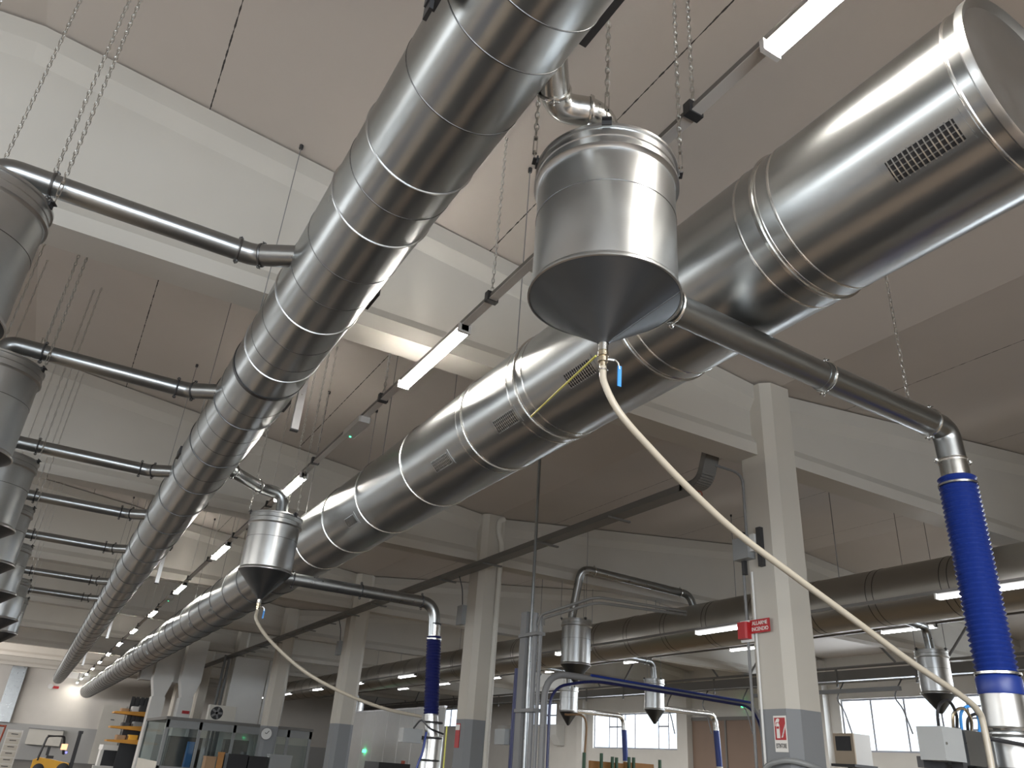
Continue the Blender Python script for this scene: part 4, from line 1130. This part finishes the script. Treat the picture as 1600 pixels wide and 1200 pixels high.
# forklift
T = Thing('forklift', 'yellow forklift with black overhead guard', 'forklift')
fx, fy = 1.55, 45
T.part('chassis', MB().prism([(fx - .75, fy, .25), (fx + .75, fy, .25), (fx + .75, fy, .55), (fx + .3, fy, .62), (fx - .1, fy, .68), (fx - .5, fy, .72), (fx - .75, fy, .6)], (0, 1.1, 0)), 'yellow', smooth=False)
for sy in (0, 1.0):
    g = MB().tube(fillet([(fx - .58, fy + sy, .6), (fx - .45, fy + sy, 1.62), (fx + .25, fy + sy, 1.68), (fx + .42, fy + sy, .9)], .12, 5), .035, 8)
    T.part('overhead_guard', g, 'black')
T.part('guard_roof', MB().box((fx - .45, fy, 1.62), (fx + .25, fy + 1.0, 1.68)), 'dark', smooth=False)
m_ = T.part('mast', MB().box((fx + .82, fy + .15, .05), (fx + .95, fy + .25, 1.9)).box((fx + .82, fy + .75, .05), (fx + .95, fy + .85, 1.9)).box((fx + .80, fy + .1, 1.82), (fx + .98, fy + .9, 1.95)), 'black', smooth=False)
T.part('fork', MB().box((fx + .95, fy + .2, .08), (fx + 1.9, fy + .32, .13)).box((fx + .95, fy + .7, .08), (fx + 1.9, fy + .82, .13)), 'dark', smooth=False)
T.part('seat', MB().box((fx - .25, fy + .3, .7), (fx + .05, fy + .8, .82)).box((fx - .3, fy + .3, .82), (fx - .18, fy + .8, 1.2)), 'black', smooth=False)
T.part('screen', MB().box((fx + .22, fy - .05, 1.1), (fx + .48, fy - .02, 1.35)), 'screen', smooth=False, label='lit screen')
T.part('blue_lamp', MB().tube([(fx + .5, fy - .02, 1.0), (fx + .5, fy - .06, 1.0)], .04, 10), 'blue_led', label='small blue lamp')
for (x, r) in ((fx - .45, .24), (fx + .55, .28)):
    for yy in (fy - .05, fy + .95):
        T.part('wheel', MB().lathe([(r * .6, 0), (r, .02), (r, .18), (r * .6, .2)], (x, yy, r), 20, 'Y'), 'black')
T.done()
T = Thing('drawer_cabinet', 'white drawer cabinet standing left of the forklift', 'cabinet')
T.part('body', MB().box((-.6, 46, 0), (.05, 46.6, 1.78)), 'white', smooth=False)
for k in range(6):
    d_ = T.part('drawer', MB().box((-.55, 45.98, .1 + .27 * k), (.0, 46.0, .33 + .27 * k)), 'offwhite', smooth=False)
    T.part('handle', MB().box((-.40, 45.95, .24 + .27 * k), (-.12, 45.98, .27 + .27 * k)), 'dark', parent=d_, smooth=False)
T.done()
T = Thing('red_stand', 'red tubular stand at the left edge of the picture', 'stand')
T.part('frame', MB().tube([(-1.35, 45.3, 0), (-1.2, 45.3, 1.95)], .04, 8).tube([(-.82, 45.3, 0), (-.72, 45.3, 1.95)], .04, 8).tube([(-1.25, 45.3, 1.9), (-.70, 45.3, 1.9)], .04, 8).tube([(-1.28, 45.3, 1.2), (-.74, 45.3, 1.2)], .04, 8), 'rust'); T.done()
T = Thing('white_machine', 'white machine with black window right of the forklift', 'machine')
T.part('top', MB().bbox((3.75, 49, 1.18), (5.5, 50.2, 1.42), .1), 'white')
T.part('window', MB().box((3.95, 49.05, .45), (5.45, 49.1, 1.18)), 'black', smooth=False, label='black window')
T.part('body', MB().box((3.8, 49.1, 0), (5.5, 50.2, 1.18)), 'white', smooth=False)
T.part('front', MB().box((3.6, 48.6, 0), (5.5, 49.05, .45)), 'white', smooth=False); T.done()
# far wall details
T = Thing('wall_duct', 'wide galvanised vertical duct on the far wall', 'duct')
T.part('duct', MB().prism([(-1.9, 69.5, 2.3), (-.95, 69.5, 2.3), (-.95, 69.5, 6.1), (-1.9, 69.5, 6.1)], (0, .5, 0)), 'pipe', smooth=False)
T.part('collar', MB().box((-2.0, 69.45, 6.1), (-.85, 70, 6.35)), 'rack', smooth=False); T.done()
single('wall_pipe', MB().tube([(-3.2, 69.85, 6.45), (1.7, 69.85, 6.45)], .08, 10), 'rack', 'grey level pipe along the top of the far wall', 'pipe')
single('wall_pipe', MB().tube([(-3.2, 69.8, 7.0), (1.7, 69.8, 7.0)], .06, 10), 'rack', 'grey level pipe highest on the far wall', 'pipe')
T = Thing('skylight_panel', 'pale translucent panel high on the far wall between the big ducts', 'panel')
T.part('sheet', MB().box((1.8, 69.9, 5.6), (3.3, 69.98, 7.05)), 'white', smooth=False)
T.part('rib', MB().box((2.5, 69.86, 5.6), (2.56, 69.9, 7.05)), 'rack', smooth=False); T.done()
T = Thing('door_2', kind='structure')
T.part('leaf', MB().box((4.8, 69.9, 0), (6.4, 70, 4.0)), 'offwhite', smooth=False)
T.part('handle', MB().box((5.5, 69.85, 3.0), (5.75, 69.9, 3.06)), 'dark', smooth=False); T.done()
T = Thing('alarm_siren', 'small round alarm with red mark on the far wall', 'alarm')
T.part('case', MB().lathe([(.18, -.1), (.18, 0)], (.9, 70.0, 4.9), 20, 'Y'), 'white')
T.part('plate', MB().box((1.05, 69.9, 4.78), (1.45, 69.95, 4.95)), 'red', smooth=False); T.done()
T = Thing('wall_cabinet', 'grey wall cabinet on the far wall behind the forklift', 'cabinet')
T.part('body', MB().box((.4, 69.4, 1.0), (2.6, 70, 2.0)), 'offwhite', smooth=False)
T.part('top_edge', MB().box((.35, 69.35, 2.0), (2.65, 70, 2.06)), 'rack', smooth=False); T.done()
